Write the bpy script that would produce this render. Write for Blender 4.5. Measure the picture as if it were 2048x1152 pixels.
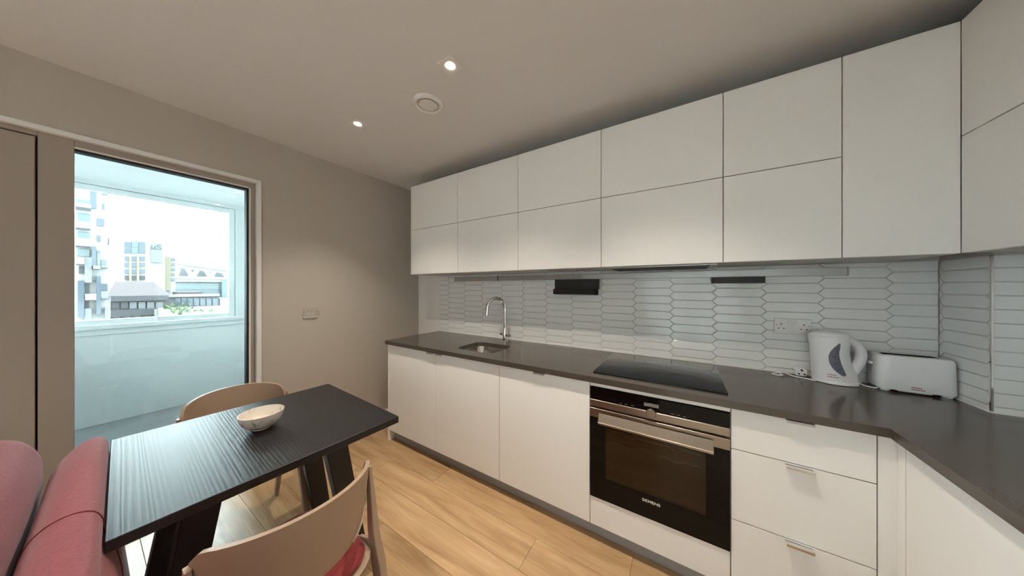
import bpy, bmesh, math, random
from mathutils import Vector, Matrix
random.seed(7)
for o in list(bpy.data.objects): bpy.data.objects.remove(o)
SC = bpy.context.scene
COL = SC.collection
PI = math.pi

# ------------------------------------------------------------------ camera
F_PX, YAW, V0, EYE, CX = 540.9, math.radians(32.05), 574.35, 1.377, 1024.0
cam = bpy.data.objects.new('camera', bpy.data.cameras.new('camera'))
COL.objects.link(cam)
cam.data.sensor_width = 36.0
cam.data.lens = 36.0 * F_PX / 2048.0
cam.data.shift_y = (V0 - 576.0) / 2048.0
cam.data.clip_start = 0.02
cam.data.clip_end = 800
cam.location = (0, 0, EYE)
cam.rotation_euler = (PI / 2, 0, YAW)
SC.camera = cam

# ------------------------------------------------------------------ sky, exposure
SKY = 11.0
wd = bpy.data.worlds.new('overcast_sky'); SC.world = wd
wd.use_nodes = True
bg = wd.node_tree.nodes['Background']
bg.inputs['Color'].default_value = (0.89, 0.955, 1.0, 1)
bg.inputs['Strength'].default_value = SKY
SC.view_settings.view_transform = 'Standard'
SC.view_settings.look = 'None'
SC.view_settings.gamma = 1.0
SC.view_settings.use_curve_mapping = False
SC.view_settings.exposure = 0.74
SPOT_W = 42.0
SPOT_COL = (1.0, 0.87, 0.73)

# pixel -> point helpers (2048 x 1152 frame); the plane that the thing touches gives the distance
_c, _s = math.cos(YAW), math.sin(YAW)
def _dir(u, v):
    a = (u - CX) / F_PX; b = (v - V0) / F_PX
    return (-_s + a * _c, _c + a * _s, -b)
def onX(u, v, x):
    d = _dir(u, v); t = x / d[0]; return Vector((x, d[1] * t, EYE + d[2] * t))
def onY(u, v, y):
    d = _dir(u, v); t = y / d[1]; return Vector((d[0] * t, y, EYE + d[2] * t))

# ------------------------------------------------------------------ materials
def mat(name, col, rough=0.5, metal=0.0, noise=0.0, nscale=20.0, bump=0.0, bscale=200.0, stretch=(1, 1, 1),
        spec=0.5, coat=0.0, emit=None, estr=0.0, col2=None, sheen=0.0, ior=None):
    m = bpy.data.materials.new(name); m.use_nodes = True
    nt = m.node_tree; p = nt.nodes['Principled BSDF']
    p.inputs['Base Color'].default_value = (*col, 1)
    p.inputs['Roughness'].default_value = rough
    p.inputs['Metallic'].default_value = metal
    p.inputs['Specular IOR Level'].default_value = spec
    p.inputs['Coat Weight'].default_value = coat
    if ior: p.inputs['IOR'].default_value = ior
    if sheen:
        p.inputs['Sheen Weight'].default_value = sheen
        p.inputs['Sheen Roughness'].default_value = 0.4
    if emit:
        p.inputs['Emission Color'].default_value = (*emit, 1)
        p.inputs['Emission Strength'].default_value = estr
    tc = nt.nodes.new('ShaderNodeTexCoord'); mp = nt.nodes.new('ShaderNodeMapping')
    mp.inputs['Scale'].default_value = stretch
    nt.links.new(tc.outputs['Object'], mp.inputs['Vector'])
    if noise or col2:
        n = nt.nodes.new('ShaderNodeTexNoise'); n.inputs['Scale'].default_value = nscale; n.inputs['Detail'].default_value = 4
        nt.links.new(mp.outputs[0], n.inputs['Vector'])
        r = nt.nodes.new('ShaderNodeValToRGB')
        a = col2 if col2 else tuple(max(0, c * (1 - noise)) for c in col)
        r.color_ramp.elements[0].position = 0.3; r.color_ramp.elements[0].color = (*a, 1)
        r.color_ramp.elements[1].position = 0.7; r.color_ramp.elements[1].color = (*col, 1)
        nt.links.new(n.outputs['Fac'], r.inputs['Fac']); nt.links.new(r.outputs['Color'], p.inputs['Base Color'])
    if bump:
        n2 = nt.nodes.new('ShaderNodeTexNoise'); n2.inputs['Scale'].default_value = bscale; n2.inputs['Detail'].default_value = 3
        nt.links.new(mp.outputs[0], n2.inputs['Vector'])
        b = nt.nodes.new('ShaderNodeBump'); b.inputs['Strength'].default_value = bump; b.inputs['Distance'].default_value = 0.002
        nt.links.new(n2.outputs['Fac'], b.inputs['Height']); nt.links.new(b.outputs['Normal'], p.inputs['Normal'])
    return m

def glass_mat(name, tint, rough=0.0, refl=1.0):
    """thin sheet: clear tinted transmission with a Fresnel reflection"""
    m = bpy.data.materials.new(name); m.use_nodes = True
    nt = m.node_tree; nt.nodes.remove(nt.nodes['Principled BSDF'])
    out = nt.nodes['Material Output']
    t = nt.nodes.new('ShaderNodeBsdfTransparent'); t.inputs['Color'].default_value = (*tint, 1)
    g = nt.nodes.new('ShaderNodeBsdfGlossy'); g.inputs['Roughness'].default_value = rough
    fr = nt.nodes.new('ShaderNodeFresnel'); fr.inputs['IOR'].default_value = 1.5
    mu = nt.nodes.new('ShaderNodeMath'); mu.operation = 'MULTIPLY'; mu.inputs[1].default_value = refl
    nt.links.new(fr.outputs[0], mu.inputs[0])
    mx = nt.nodes.new('ShaderNodeMixShader')
    nt.links.new(mu.outputs[0], mx.inputs[0]); nt.links.new(t.outputs[0], mx.inputs[1]); nt.links.new(g.outputs[0], mx.inputs[2])
    nt.links.new(mx.outputs[0], out.inputs['Surface'])
    return m

def sheer_mat(name):
    m = bpy.data.materials.new(name); m.use_nodes = True
    nt = m.node_tree; nt.nodes.remove(nt.nodes['Principled BSDF'])
    t = nt.nodes.new('ShaderNodeBsdfTranslucent'); t.inputs['Color'].default_value = (0.55, 0.55, 0.54, 1)
    d = nt.nodes.new('ShaderNodeBsdfDiffuse'); d.inputs['Color'].default_value = (0.8, 0.8, 0.78, 1)
    mx = nt.nodes.new('ShaderNodeMixShader'); mx.inputs[0].default_value = 0.2
    nt.links.new(t.outputs[0], mx.inputs[1]); nt.links.new(d.outputs[0], mx.inputs[2])
    nt.links.new(mx.outputs[0], nt.nodes['Material Output'].inputs['Surface'])
    return m

def oak_mat(name):
    m = bpy.data.materials.new(name); m.use_nodes = True
    nt = m.node_tree; p = nt.nodes['Principled BSDF']; L = nt.links.new; N = nt.nodes.new
    tc = N('ShaderNodeTexCoord'); oi = N('ShaderNodeObjectInfo')
    off = N('ShaderNodeVectorMath'); off.operation = 'SCALE'; off.inputs['Scale'].default_value = 37.0
    cmb = N('ShaderNodeCombineXYZ'); L(oi.outputs['Random'], cmb.inputs[0]); L(oi.outputs['Random'], cmb.inputs[1])
    L(cmb.outputs[0], off.inputs[0])
    add = N('ShaderNodeVectorMath'); add.operation = 'ADD'; L(tc.outputs['Object'], add.inputs[0]); L(off.outputs[0], add.inputs[1])
    mp = N('ShaderNodeMapping'); mp.inputs['Scale'].default_value = (1.1, 9.0, 1.0); L(add.outputs[0], mp.inputs['Vector'])
    n1 = N('ShaderNodeTexNoise'); n1.inputs['Scale'].default_value = 1.6; n1.inputs['Detail'].default_value = 5; n1.inputs['Distortion'].default_value = 0.8
    L(mp.outputs[0], n1.inputs['Vector'])
    mp2 = N('ShaderNodeMapping'); mp2.inputs['Scale'].default_value = (5, 130, 1); L(add.outputs[0], mp2.inputs['Vector'])
    n2 = N('ShaderNodeTexNoise'); n2.inputs['Scale'].default_value = 1.0; n2.inputs['Detail'].default_value = 3; L(mp2.outputs[0], n2.inputs['Vector'])
    r = N('ShaderNodeValToRGB'); e = r.color_ramp.elements
    e[0].position = 0.25; e[0].color = (0.37, 0.225, 0.11, 1); e[1].position = 0.75; e[1].color = (0.62, 0.435, 0.24, 1)
    k = r.color_ramp.elements.new(0.5); k.color = (0.53, 0.35, 0.185, 1)
    L(n1.outputs['Fac'], r.inputs['Fac'])
    # knots
    mp3 = N('ShaderNodeMapping'); mp3.inputs['Scale'].default_value = (2.2, 5.5, 0.01); L(add.outputs[0], mp3.inputs['Vector'])
    vo = N('ShaderNodeTexVoronoi'); vo.inputs['Scale'].default_value = 1.0; L(mp3.outputs[0], vo.inputs['Vector'])
    kr = N('ShaderNodeValToRGB'); kr.color_ramp.elements[0].position = 0.03; kr.color_ramp.elements[0].color = (0.35, 0.33, 0.3, 1)
    kr.color_ramp.elements[1].position = 0.13; kr.color_ramp.elements[1].color = (1, 1, 1, 1); L(vo.outputs['Distance'], kr.inputs['Fac'])
    mx = N('ShaderNodeMixRGB'); mx.blend_type = 'MULTIPLY'; mx.inputs[0].default_value = 0.75; L(r.outputs[0], mx.inputs[1]); L(kr.outputs[0], mx.inputs[2])
    gr = N('ShaderNodeValToRGB'); gr.color_ramp.elements[0].position = 0.3; gr.color_ramp.elements[0].color = (0.82, 0.80, 0.78, 1)
    gr.color_ramp.elements[1].position = 0.65; gr.color_ramp.elements[1].color = (1, 1, 1, 1); L(n2.outputs['Fac'], gr.inputs['Fac'])
    mx2 = N('ShaderNodeMixRGB'); mx2.blend_type = 'MULTIPLY'; mx2.inputs[0].default_value = 0.7; L(mx.outputs[0], mx2.inputs[1]); L(gr.outputs[0], mx2.inputs[2])
    hs = N('ShaderNodeHueSaturation'); mr = N('ShaderNodeMapRange'); mr.inputs['To Min'].default_value = 0.9; mr.inputs['To Max'].default_value = 1.1
    L(oi.outputs['Random'], mr.inputs['Value']); L(mr.outputs[0], hs.inputs['Value']); L(mx2.outputs[0], hs.inputs['Color'])
    L(hs.outputs[0], p.inputs['Base Color'])
    p.inputs['Roughness'].default_value = 0.27; p.inputs['Specular IOR Level'].default_value = 0.6
    b = N('ShaderNodeBump'); b.inputs['Strength'].default_value = 0.12; b.inputs['Distance'].default_value = 0.001
    L(n2.outputs['Fac'], b.inputs['Height']); L(b.outputs[0], p.inputs['Normal'])
    return m

def blackwood_mat(name):
    m = bpy.data.materials.new(name); m.use_nodes = True
    nt = m.node_tree; p = nt.nodes['Principled BSDF']; L = nt.links.new; N = nt.nodes.new
    tc = N('ShaderNodeTexCoord'); mp = N('ShaderNodeMapping'); mp.inputs['Scale'].default_value = (1.6, 60, 3); L(tc.outputs['Object'], mp.inputs['Vector'])
    n1 = N('ShaderNodeTexNoise'); n1.inputs['Scale'].default_value = 2.4; n1.inputs['Detail'].default_value = 2; n1.inputs['Distortion'].default_value = 1.1
    L(mp.outputs[0], n1.inputs['Vector'])
    w = N('ShaderNodeTexWave'); w.inputs['Scale'].default_value = 0.45; w.inputs['Distortion'].default_value = 14; w.inputs['Detail'].default_value = 3
    w.bands_direction = 'Y'; w.inputs['Detail Scale'].default_value = 0.6; L(mp.outputs[0], w.inputs['Vector'])
    p.inputs['Base Color'].default_value = (0.012, 0.012, 0.014, 1)
    p.inputs['Roughness'].default_value = 0.40; p.inputs['Specular IOR Level'].default_value = 0.45
    ad = N('ShaderNodeMath'); ad.operation = 'ADD'; L(n1.outputs['Fac'], ad.inputs[0]); L(w.outputs['Fac'], ad.inputs[1])
    b = N('ShaderNodeBump'); b.inputs['Strength'].default_value = 0.3; b.inputs['Distance'].default_value = 0.0007
    L(ad.outputs[0], b.inputs['Height']); L(b.outputs[0], p.inputs['Normal'])
    return m

M = dict(
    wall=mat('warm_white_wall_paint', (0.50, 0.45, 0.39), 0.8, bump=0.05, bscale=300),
    ceiling=mat('white_ceiling_paint', (0.76, 0.75, 0.735), 0.85, bump=0.04, bscale=250),
    white=mat('satin_white_paint', (0.80, 0.79, 0.77), 0.45),
    balcony=mat('balcony_white_panel', (0.66, 0.69, 0.69), 0.4),
    balcony_floor=mat('balcony_grey_tile', (0.36, 0.37, 0.37), 0.35, noise=0.2, nscale=4),
    frame=mat('putty_door_frame', (0.36, 0.305, 0.255), 0.45),
    cab=mat('matt_white_cabinet_front', (0.86, 0.855, 0.835), 0.42, bump=0.03, bscale=500),
    carcass=mat('white_cabinet_board', (0.62, 0.61, 0.59), 0.6),
    plinth=mat('grey_plinth', (0.36, 0.35, 0.34), 0.45),
    quartz=mat('taupe_quartz', (0.085, 0.072, 0.059), 0.16, noise=0.22, nscale=420, spec=0.5),
    tile=mat('white_gloss_tile', (0.82, 0.83, 0.82), 0.07, bump=0.012, bscale=9),
    grout=mat('pale_grey_grout', (0.56, 0.56, 0.55), 0.8),
    sealant=mat('white_sealant', (0.82, 0.82, 0.80), 0.4),
    chrome=mat('polished_chrome', (0.80, 0.80, 0.80), 0.07, metal=1.0),
    steel=mat('brushed_steel', (0.34, 0.30, 0.255), 0.28, metal=1.0, bump=0.05, bscale=60, stretch=(1, 1, 30)),
    sinksteel=mat('satin_sink_steel', (0.58, 0.56, 0.53), 0.22, metal=1.0),
    alu=mat('grey_aluminium', (0.42, 0.41, 0.39), 0.38, metal=0.7),
    blackglass=mat('black_glass', (0.004, 0.004, 0.004), 0.05, spec=0.18),
    hobglass=mat('hob_glass', (0.010, 0.012, 0.014), 0.09, spec=0.25),
    hobmark=mat('hob_mark', (0.05, 0.055, 0.06), 0.2),
    blackmetal=mat('black_powder_coat', (0.012, 0.012, 0.013), 0.5),
    black=mat('black_plastic', (0.01, 0.01, 0.01), 0.5),
    gasket=mat('black_rubber_gasket', (0.015, 0.017, 0.018), 0.6),
    enamel=mat('dark_oven_enamel', (0.36, 0.30, 0.20), 0.45),
    wire=mat('oven_rack_wire', (0.80, 0.75, 0.66), 0.35),
    plastic=mat('white_plastic', (0.85, 0.87, 0.90), 0.3),
    plastic_in=mat('grey_white_plastic', (0.62, 0.63, 0.66), 0.4),
    socket=mat('white_socket_plastic', (0.80, 0.79, 0.77), 0.35),
    socket_beige=mat('beige_socket_plastic', (0.46, 0.42, 0.36), 0.4),
    hole=mat('socket_hole', (0.01, 0.01, 0.01), 0.8),
    kwindow=mat('smoky_level_window', (0.13, 0.13, 0.18), 0.25),
    red=mat('red_print', (0.42, 0.10, 0.10), 0.5),
    oak=oak_mat('oak_laminate'),
    blackwood=blackwood_mat('black_stained_ash'),
    chair=mat('taupe_chair_plastic', (0.35, 0.25, 0.175), 0.42, bump=0.03, bscale=600),
    seatred=mat('red_seat_fabric', (0.23, 0.022, 0.022), 0.85, noise=0.25, nscale=300, bump=0.2, bscale=900, sheen=0.2),
    sofa=mat('raspberry_sofa_fabric', (0.30, 0.072, 0.088), 0.9, noise=0.22, nscale=120, bump=0.25, bscale=700, sheen=0.25),
    seam=mat('dark_sofa_seam', (0.16, 0.025, 0.032), 0.9),
    marble=None,
    lens=mat('lamp_lens', (1, 1, 1), 0.4, emit=(1.0, 0.80, 0.55), estr=30),
    lens_cool=mat('balcony_lamp_lens', (1, 1, 1), 0.4, emit=(1.0, 0.95, 0.85), estr=6),
    glass=glass_mat('door_glass', (0.93, 0.96, 0.955)),
    glass2=glass_mat('outer_window_glass', (0.93, 0.98, 0.98)),
    ovenglass=glass_mat('tinted_oven_glass', (0.60, 0.51, 0.37), 0.03),
    sheer=sheer_mat('sheer_white_voile'),
    text=mat('white_print', (0.75, 0.75, 0.75), 0.4),
    dim=mat('grey_print', (0.22, 0.21, 0.19), 0.4),
    # outside
    b_white=mat('white_render', (0.182, 0.182, 0.182), 0.8, noise=0.06, nscale=0.5),
    b_panel=mat('pale_cladding', (0.075, 0.085, 0.092), 0.6),
    b_teal=mat('teal_glazing', (0.028, 0.054, 0.058), 0.15),
    b_blue=mat('blue_glazing', (0.013, 0.026, 0.039), 0.15),
    b_dark=mat('dark_cladding', (0.018, 0.019, 0.024), 0.6),
    b_yellow=mat('ochre_panel', (0.12, 0.11, 0.068), 0.7),
    b_brown=mat('tan_brick', (0.052, 0.040, 0.032), 0.8, noise=0.2, nscale=1.5),
    b_roof=mat('maroon_roof', (0.026, 0.0155, 0.018), 0.7, noise=0.12, nscale=2),
    b_steel=mat('white_truss_steel', (0.205, 0.211, 0.218), 0.5),
    b_ground=mat('pale_asphalt', (0.09, 0.09, 0.09), 0.9, noise=0.2, nscale=0.2),
    leaf=mat('green_leaves', (0.06, 0.11, 0.025), 0.7, noise=0.5, nscale=3),
)
def marble_mat():
    m = bpy.data.materials.new('veined_ceramic'); m.use_nodes = True
    nt = m.node_tree; p = nt.nodes['Principled BSDF']; L = nt.links.new; N = nt.nodes.new
    tc = N('ShaderNodeTexCoord'); n = N('ShaderNodeTexNoise'); n.inputs['Scale'].default_value = 24; n.inputs['Detail'].default_value = 5; n.inputs['Distortion'].default_value = 1.6
    L(tc.outputs['Object'], n.inputs['Vector'])
    r = N('ShaderNodeValToRGB'); e = r.color_ramp.elements
    e[0].position = 0.46; e[0].color = (0.72, 0.66, 0.58, 1); e[1].position = 0.54; e[1].color = (0.72, 0.66, 0.58, 1)
    k = e.new(0.5); k.color = (0.22, 0.19, 0.17, 1)
    L(n.outputs['Fac'], r.inputs['Fac'])
    n2 = N('ShaderNodeTexNoise'); n2.inputs['Scale'].default_value = 14; L(tc.outputs['Object'], n2.inputs['Vector'])
    r2 = N('ShaderNodeValToRGB'); r2.color_ramp.elements[0].position = 0.45; r2.color_ramp.elements[1].position = 0.6
    L(n2.outputs['Fac'], r2.inputs['Fac'])
    mx = N('ShaderNodeMixRGB'); mx.inputs[1].default_value = (0.72, 0.66, 0.58, 1); L(r2.outputs[0], mx.inputs[0]); L(r.outputs[0], mx.inputs[2])
    L(mx.outputs[0], p.inputs['Base Color']); p.inputs['Roughness'].default_value = 0.35
    return m
M['marble'] = marble_mat()

# ------------------------------------------------------------------ object helpers
def tag(o, label=None, cat=None, group=None, kind=None):
    if label: o['label'] = label
    if cat: o['category'] = cat
    if group: o['group'] = group
    if kind: o['kind'] = kind
    return o

def thing(name, label, cat, loc=(0, 0, 0), rz=0.0, group=None):
    o = bpy.data.objects.new(name, None); COL.objects.link(o)
    o.empty_display_size = 0.05
    o.location = loc; o.rotation_euler = (0, 0, rz)
    return tag(o, label, cat, group)

def link_mesh(name, me, material, parent=None, local=False, smooth=False):
    if material is not None and not me.materials: me.materials.append(material)
    if smooth:
        for p in me.polygons: p.use_smooth = True
    o = bpy.data.objects.new(name, me); COL.objects.link(o)
    if parent is not None:
        o.parent = parent
        if not local:                                   # mesh was written in world space: undo every parent offset
            off = Vector((0, 0, 0)); q = parent
            while q is not None: off += Vector(q.location); q = q.parent
            me.transform(Matrix.Translation(-off))
    return o

def bm_obj(name, bm, material, parent=None, local=False, smooth=False, auto=None):
    bmesh.ops.recalc_face_normals(bm, faces=bm.faces)
    me = bpy.data.meshes.new(name); bm.to_mesh(me); bm.free()
    if auto is not None:
        for p in me.polygons: p.use_smooth = True
        ang = math.radians(auto)
        b2 = bmesh.new(); b2.from_mesh(me)
        for e in b2.edges:
            if len(e.link_faces) == 2 and e.calc_face_angle(0) > ang: e.smooth = False
        b2.to_mesh(me); b2.free()
    return link_mesh(name, me, material, parent, local, smooth)

def add_box(bm, lo, hi, bev=0.0, seg=1):
    x0, y0, z0 = lo; x1, y1, z1 = hi
    vs = [bm.verts.new(p) for p in ((x0,y0,z0),(x1,y0,z0),(x1,y1,z0),(x0,y1,z0),(x0,y0,z1),(x1,y0,z1),(x1,y1,z1),(x0,y1,z1))]
    fs = [bm.faces.new([vs[i] for i in f]) for f in ((0,3,2,1),(4,5,6,7),(0,1,5,4),(1,2,6,5),(2,3,7,6),(3,0,4,7))]
    if bev > 0:
        es = list({e for f in fs for e in f.edges})
        bmesh.ops.bevel(bm, geom=es, offset=bev, segments=seg, affect='EDGES', profile=0.5)
    return vs

def box(name, lo, hi, material, parent=None, bev=0.0, seg=1, local=False):
    lo, hi = tuple(min(a, b) for a, b in zip(lo, hi)), tuple(max(a, b) for a, b in zip(lo, hi))
    bm = bmesh.new(); add_box(bm, lo, hi, bev, seg)
    return bm_obj(name, bm, material, parent, local, auto=35 if bev > 0 and seg > 1 else None)

def boxes(name, lst, material, parent=None, bev=0.0, local=False):
    bm = bmesh.new()
    for lo, hi in lst: add_box(bm, lo, hi, bev)
    return bm_obj(name, bm, material, parent, local)

def add_loft(bm, rings, cap0=True, cap1=True, closed=True):
    vr = [[bm.verts.new(p) for p in r] for r in rings]
    n = len(vr[0])
    for a, b in zip(vr[:-1], vr[1:]):
        for i in range(n if closed else n - 1):
            j = (i + 1) % n
            bm.faces.new((a[i], a[j], b[j], b[i]))
    if closed and cap0: bm.faces.new(list(reversed(vr[0])))
    if closed and cap1: bm.faces.new(vr[-1])
    return vr

def add_tube(bm, pts, r, seg=10, cap=True):
    pts = [Vector(p) for p in pts]
    rings = []; up = None
    for i, p in enumerate(pts):
        t = (pts[min(i + 1, len(pts) - 1)] - pts[max(i - 1, 0)]).normalized()
        if up is None:
            up = t.orthogonal().normalized()
        up = (up - t * up.dot(t)).normalized(); sd = t.cross(up)
        rr = r[i] if isinstance(r, (list, tuple)) else r
        rings.append([p + (up * math.cos(2 * PI * k / seg) + sd * math.sin(2 * PI * k / seg)) * rr for k in range(seg)])
    add_loft(bm, rings, cap, cap)

def tube(name, pts, r, material, parent=None, seg=10, local=False):
    bm = bmesh.new(); add_tube(bm, pts, r, seg)
    return bm_obj(name, bm, material, parent, local, auto=50)

def lathe(name, prof, center, material, parent=None, seg=32, local=False, sx=1.0, sy=1.0):
    bm = bmesh.new(); cx, cy, cz = center
    rings = [[(cx + r * sx * math.cos(2 * PI * k / seg), cy + r * sy * math.sin(2 * PI * k / seg), cz + z) for k in range(seg)] for r, z in prof]
    add_loft(bm, rings)
    return bm_obj(name, bm, material, parent, local, auto=40)

def smooth_path(pts, n=8):
    """Catmull-Rom through pts"""
    P = [Vector(p) for p in pts]; out = []
    for i in range(len(P) - 1):
        a = P[max(i - 1, 0)]; b = P[i]; c = P[i + 1]; d = P[min(i + 2, len(P) - 1)]
        for k in range(n):
            t = k / n
            out.append(0.5 * ((2 * b) + (c - a) * t + (2 * a - 5 * b + 4 * c - d) * t * t + (3 * b - a - 3 * c + d) * t ** 3))
    out.append(P[-1]); return out

def rrect(cx, cy, hx, hy, r, z, n=5):
    out = []
    for qx, qy, a0 in ((1, 1, 0), (-1, 1, PI / 2), (-1, -1, PI), (1, -1, 1.5 * PI)):
        for k in range(n + 1):
            a = a0 + PI / 2 * k / n
            out.append((cx + qx * (hx - r) + r * math.cos(a), cy + qy * (hy - r) + r * math.sin(a), z))
    return out

def text_mesh(name, s, size, material, matrix, parent=None, depth=0.0):
    cu = bpy.data.curves.new(name, 'FONT'); cu.body = s; cu.size = size; cu.align_x = 'CENTER'; cu.align_y = 'CENTER'; cu.extrude = depth
    cu.offset = 0.012 * size
    tmp = bpy.data.objects.new('tmp_text', cu); COL.objects.link(tmp)
    bpy.context.view_layer.update()
    me = bpy.data.meshes.new_from_object(tmp.evaluated_get(bpy.context.evaluated_depsgraph_get()))
    bpy.data.objects.remove(tmp)
    me.transform(matrix); me.materials.clear()
    return link_mesh(name, me, material, parent)

# ------------------------------------------------------------------ main dimensions (metres)
XL, XR, YB, YREAR, ZC = -2.5965, 1.247, 2.094, -3.4, 2.47
YF, YC, YU = 1.472, 1.4475, 1.715          # base fronts, worktop edge, wall-unit fronts
ZW, ZU0, ZU1, ZUM = 0.90, 1.50, 2.356, 1.93
X0 = -0.4216                               # left edge of the oven; units step by 0.6 from here
XF = 0.622                                 # fronts of the right-hand run
XUF = 0.87                                 # fronts of the right-hand wall units
XP = -4.947                                # inner face of the winter-garden parapet
PX1 = 1.0; PY0 = 1.84                      # boxed-in corner pier

# ------------------------------------------------------------------ the room shell
floor = tag(box('floor', (XL - 0.1, YREAR - 0.1, -0.12), (XR + 0.1, YB + 0.1, -0.009), M['carcass']), kind='structure', label='light oak plank floor of the kitchen diner')
def plank(x0, x1, y0, y1):
    g, t, c = 0.0006, 0.0, 0.0012
    x0 += g; x1 -= g; y0 += g; y1 -= g
    bm = bmesh.new()
    b = [(x0, y0), (x1, y0), (x1, y1), (x0, y1)]; i = [(x0 + c, y0 + c), (x1 - c, y0 + c), (x1 - c, y1 - c), (x0 + c, y1 - c)]
    cx, cy = (x0 + x1) / 2, (y0 + y1) / 2
    rings = [[(x - cx, y - cy, -0.009) for x, y in b], [(x - cx, y - cy, -c * 0.8) for x, y in b], [(x - cx, y - cy, 0.0) for x, y in i]]
    add_loft(bm, rings, cap0=False)
    o = bm_obj('plank', bm, M['oak'], floor, local=True); o.location = (cx, cy, 0)
PW = 0.192
row = 0; y = YB
while y > YREAR:
    yn = max(y - PW, YREAR); x = XL - random.uniform(0.1, 1.1)
    while x < XR:
        xn = x + 1.28
        a, b = max(x, XL), min(xn, XR)
        if b - a > 0.02: plank(a, b, yn, y)
        x = xn
    y = yn; row += 1

tag(box('ceiling', (XL - 0.3, YREAR - 0.1, ZC), (XR + 0.1, YB + 0.1, ZC + 0.15), M['ceiling']), kind='structure', label='plain off-white ceiling over the kitchen')
# left wall: openings for the balcony door set and the living-room window
DY0, DY1, DZ = -0.62, 0.70, 2.15           # door set
WY0, WY1 = -3.25, -0.85                    # living-room glazing, outside the picture
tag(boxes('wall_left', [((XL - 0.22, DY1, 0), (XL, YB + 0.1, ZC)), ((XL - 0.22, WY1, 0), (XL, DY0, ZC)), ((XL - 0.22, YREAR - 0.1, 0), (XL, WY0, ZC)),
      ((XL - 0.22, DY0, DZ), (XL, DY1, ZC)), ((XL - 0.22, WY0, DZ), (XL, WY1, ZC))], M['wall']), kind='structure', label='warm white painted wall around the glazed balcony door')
wall_back = tag(box('wall_back', (XL - 0.1, YB, 0), (XR + 0.1, YB + 0.1, ZC), M['white']), kind='structure', label='kitchen wall behind the worktop with white picket tiles')
tag(box('wall_right', (XR, YREAR - 0.1, 0), (XR + 0.1, YB, ZC), M['white']), kind='structure', label='wall behind the right-hand units')
RX0, RX1, RZ0, RZ1 = -0.75, 1.1, 0.12, 2.25      # opening for the added daylight window behind the camera
tag(boxes('wall_rear', [((XL - 0.1, YREAR - 0.1, 0), (RX0, YREAR, ZC)), ((RX1, YREAR - 0.1, 0), (XR + 0.1, YREAR, ZC)), ((RX0, YREAR - 0.1, 0), (RX1, YREAR, RZ0)), ((RX0, YREAR - 0.1, RZ1), (RX1, YREAR, ZC))], M['wall']), kind='structure', label='living room wall with an added daylight window behind the camera')
pier = tag(box('wall_corner', (PX1 + 0.006, PY0 + 0.006, 0), (XR, YB, ZC), M['grout']), kind='structure', label='boxed-in tiled corner pier beside the toaster')
tag(boxes('baseboard_left', [((XL, DY1 + 0.0, 0), (XL + 0.015, YB, 0.115))], M['white'], bev=0.003), kind='structure', label='white skirting board along the window wall')
tag(boxes('baseboard_rear', [((XL, YREAR, 0), (XR, YREAR + 0.015, 0.115))], M['white'], bev=0.003), kind='structure', label='white skirting board behind the camera')

# ---- picket tiles
def clip(poly, x0, x1, z0, z1):
    def cut(P, f, it):
        out = []
        for i in range(len(P)):
            a, b = P[i - 1], P[i]
            fa, fb = f(a), f(b)
            if fa >= 0 and fb >= 0: out.append(b)
            elif fa >= 0 and fb < 0: out.append(it(a, b))
            elif fa < 0 and fb >= 0: out.append(it(a, b)); out.append(b)
        return out
    def ix(k):
        def g(a, b):
            t = (k - a[0]) / (b[0] - a[0]); return (k, a[1] + t * (b[1] - a[1]))
        return g
    def iz(k):
        def g(a, b):
            t = (k - a[1]) / (b[1] - a[1]); return (a[0] + t * (b[0] - a[0]), k)
        return g
    for f, g in ((lambda p: p[0] - x0, ix(x0)), (lambda p: x1 - p[0], ix(x1)), (lambda p: p[1] - z0, iz(z0)), (lambda p: z1 - p[1], iz(z1))):
        if len(poly) < 3: return []
        poly = cut(poly, f, g)
    out = []
    for p in poly:
        if not out or math.hypot(p[0] - out[-1][0], p[1] - out[-1][1]) > 1e-4: out.append(p)
    if len(out) > 1 and math.hypot(out[0][0] - out[-1][0], out[0][1] - out[-1][1]) < 1e-4: out.pop()
    return out if len(out) >= 3 else []
def area(P): return 0.5 * sum(P[i - 1][0] * P[i][1] - P[i][0] * P[i - 1][1] for i in range(len(P)))
def inset(P, d):
    n = len(P); out = []
    for i in range(n):
        a, b, c = Vector(P[i - 1]), Vector(P[i]), Vector(P[(i + 1) % n])
        e1 = (b - a).normalized(); e2 = (c - b).normalized()
        n1 = Vector((-e1.y, e1.x)); n2 = Vector((-e2.y, e2.x))
        k = 1 + n1.dot(n2)
        out.append(tuple(b + (n1 + n2) * (d / max(k, 0.3))))
    return out
def tile(parent, P, place, material):
    """P: counter-clockwise outline (s, z); place maps (s, z, height) to world"""
    if abs(area(P)) < 0.00025: return
    if area(P) < 0: P = P[::-1]
    P1 = inset(P, 0.0012); P2 = inset(P, 0.0038)
    if area(P2) < 0.0001: return
    cs = sum(p[0] for p in P) / len(P); cz = sum(p[1] for p in P) / len(P)
    tx, tz = random.gauss(0, 0.0035), random.gauss(0, 0.005)
    def pl(p, h): return place(p[0], p[1], h + (p[0] - cs) * tx + (p[1] - cz) * tz)
    bm = bmesh.new()
    add_loft(bm, [[pl(p, -0.001) for p in P1], [pl(p, 0.0045) for p in P1], [pl(p, 0.006) for p in P2]], cap0=False)
    bm_obj('tile', bm, material, parent)
TP, TH, TIP = 0.2278, 0.0528, 0.0125
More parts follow.
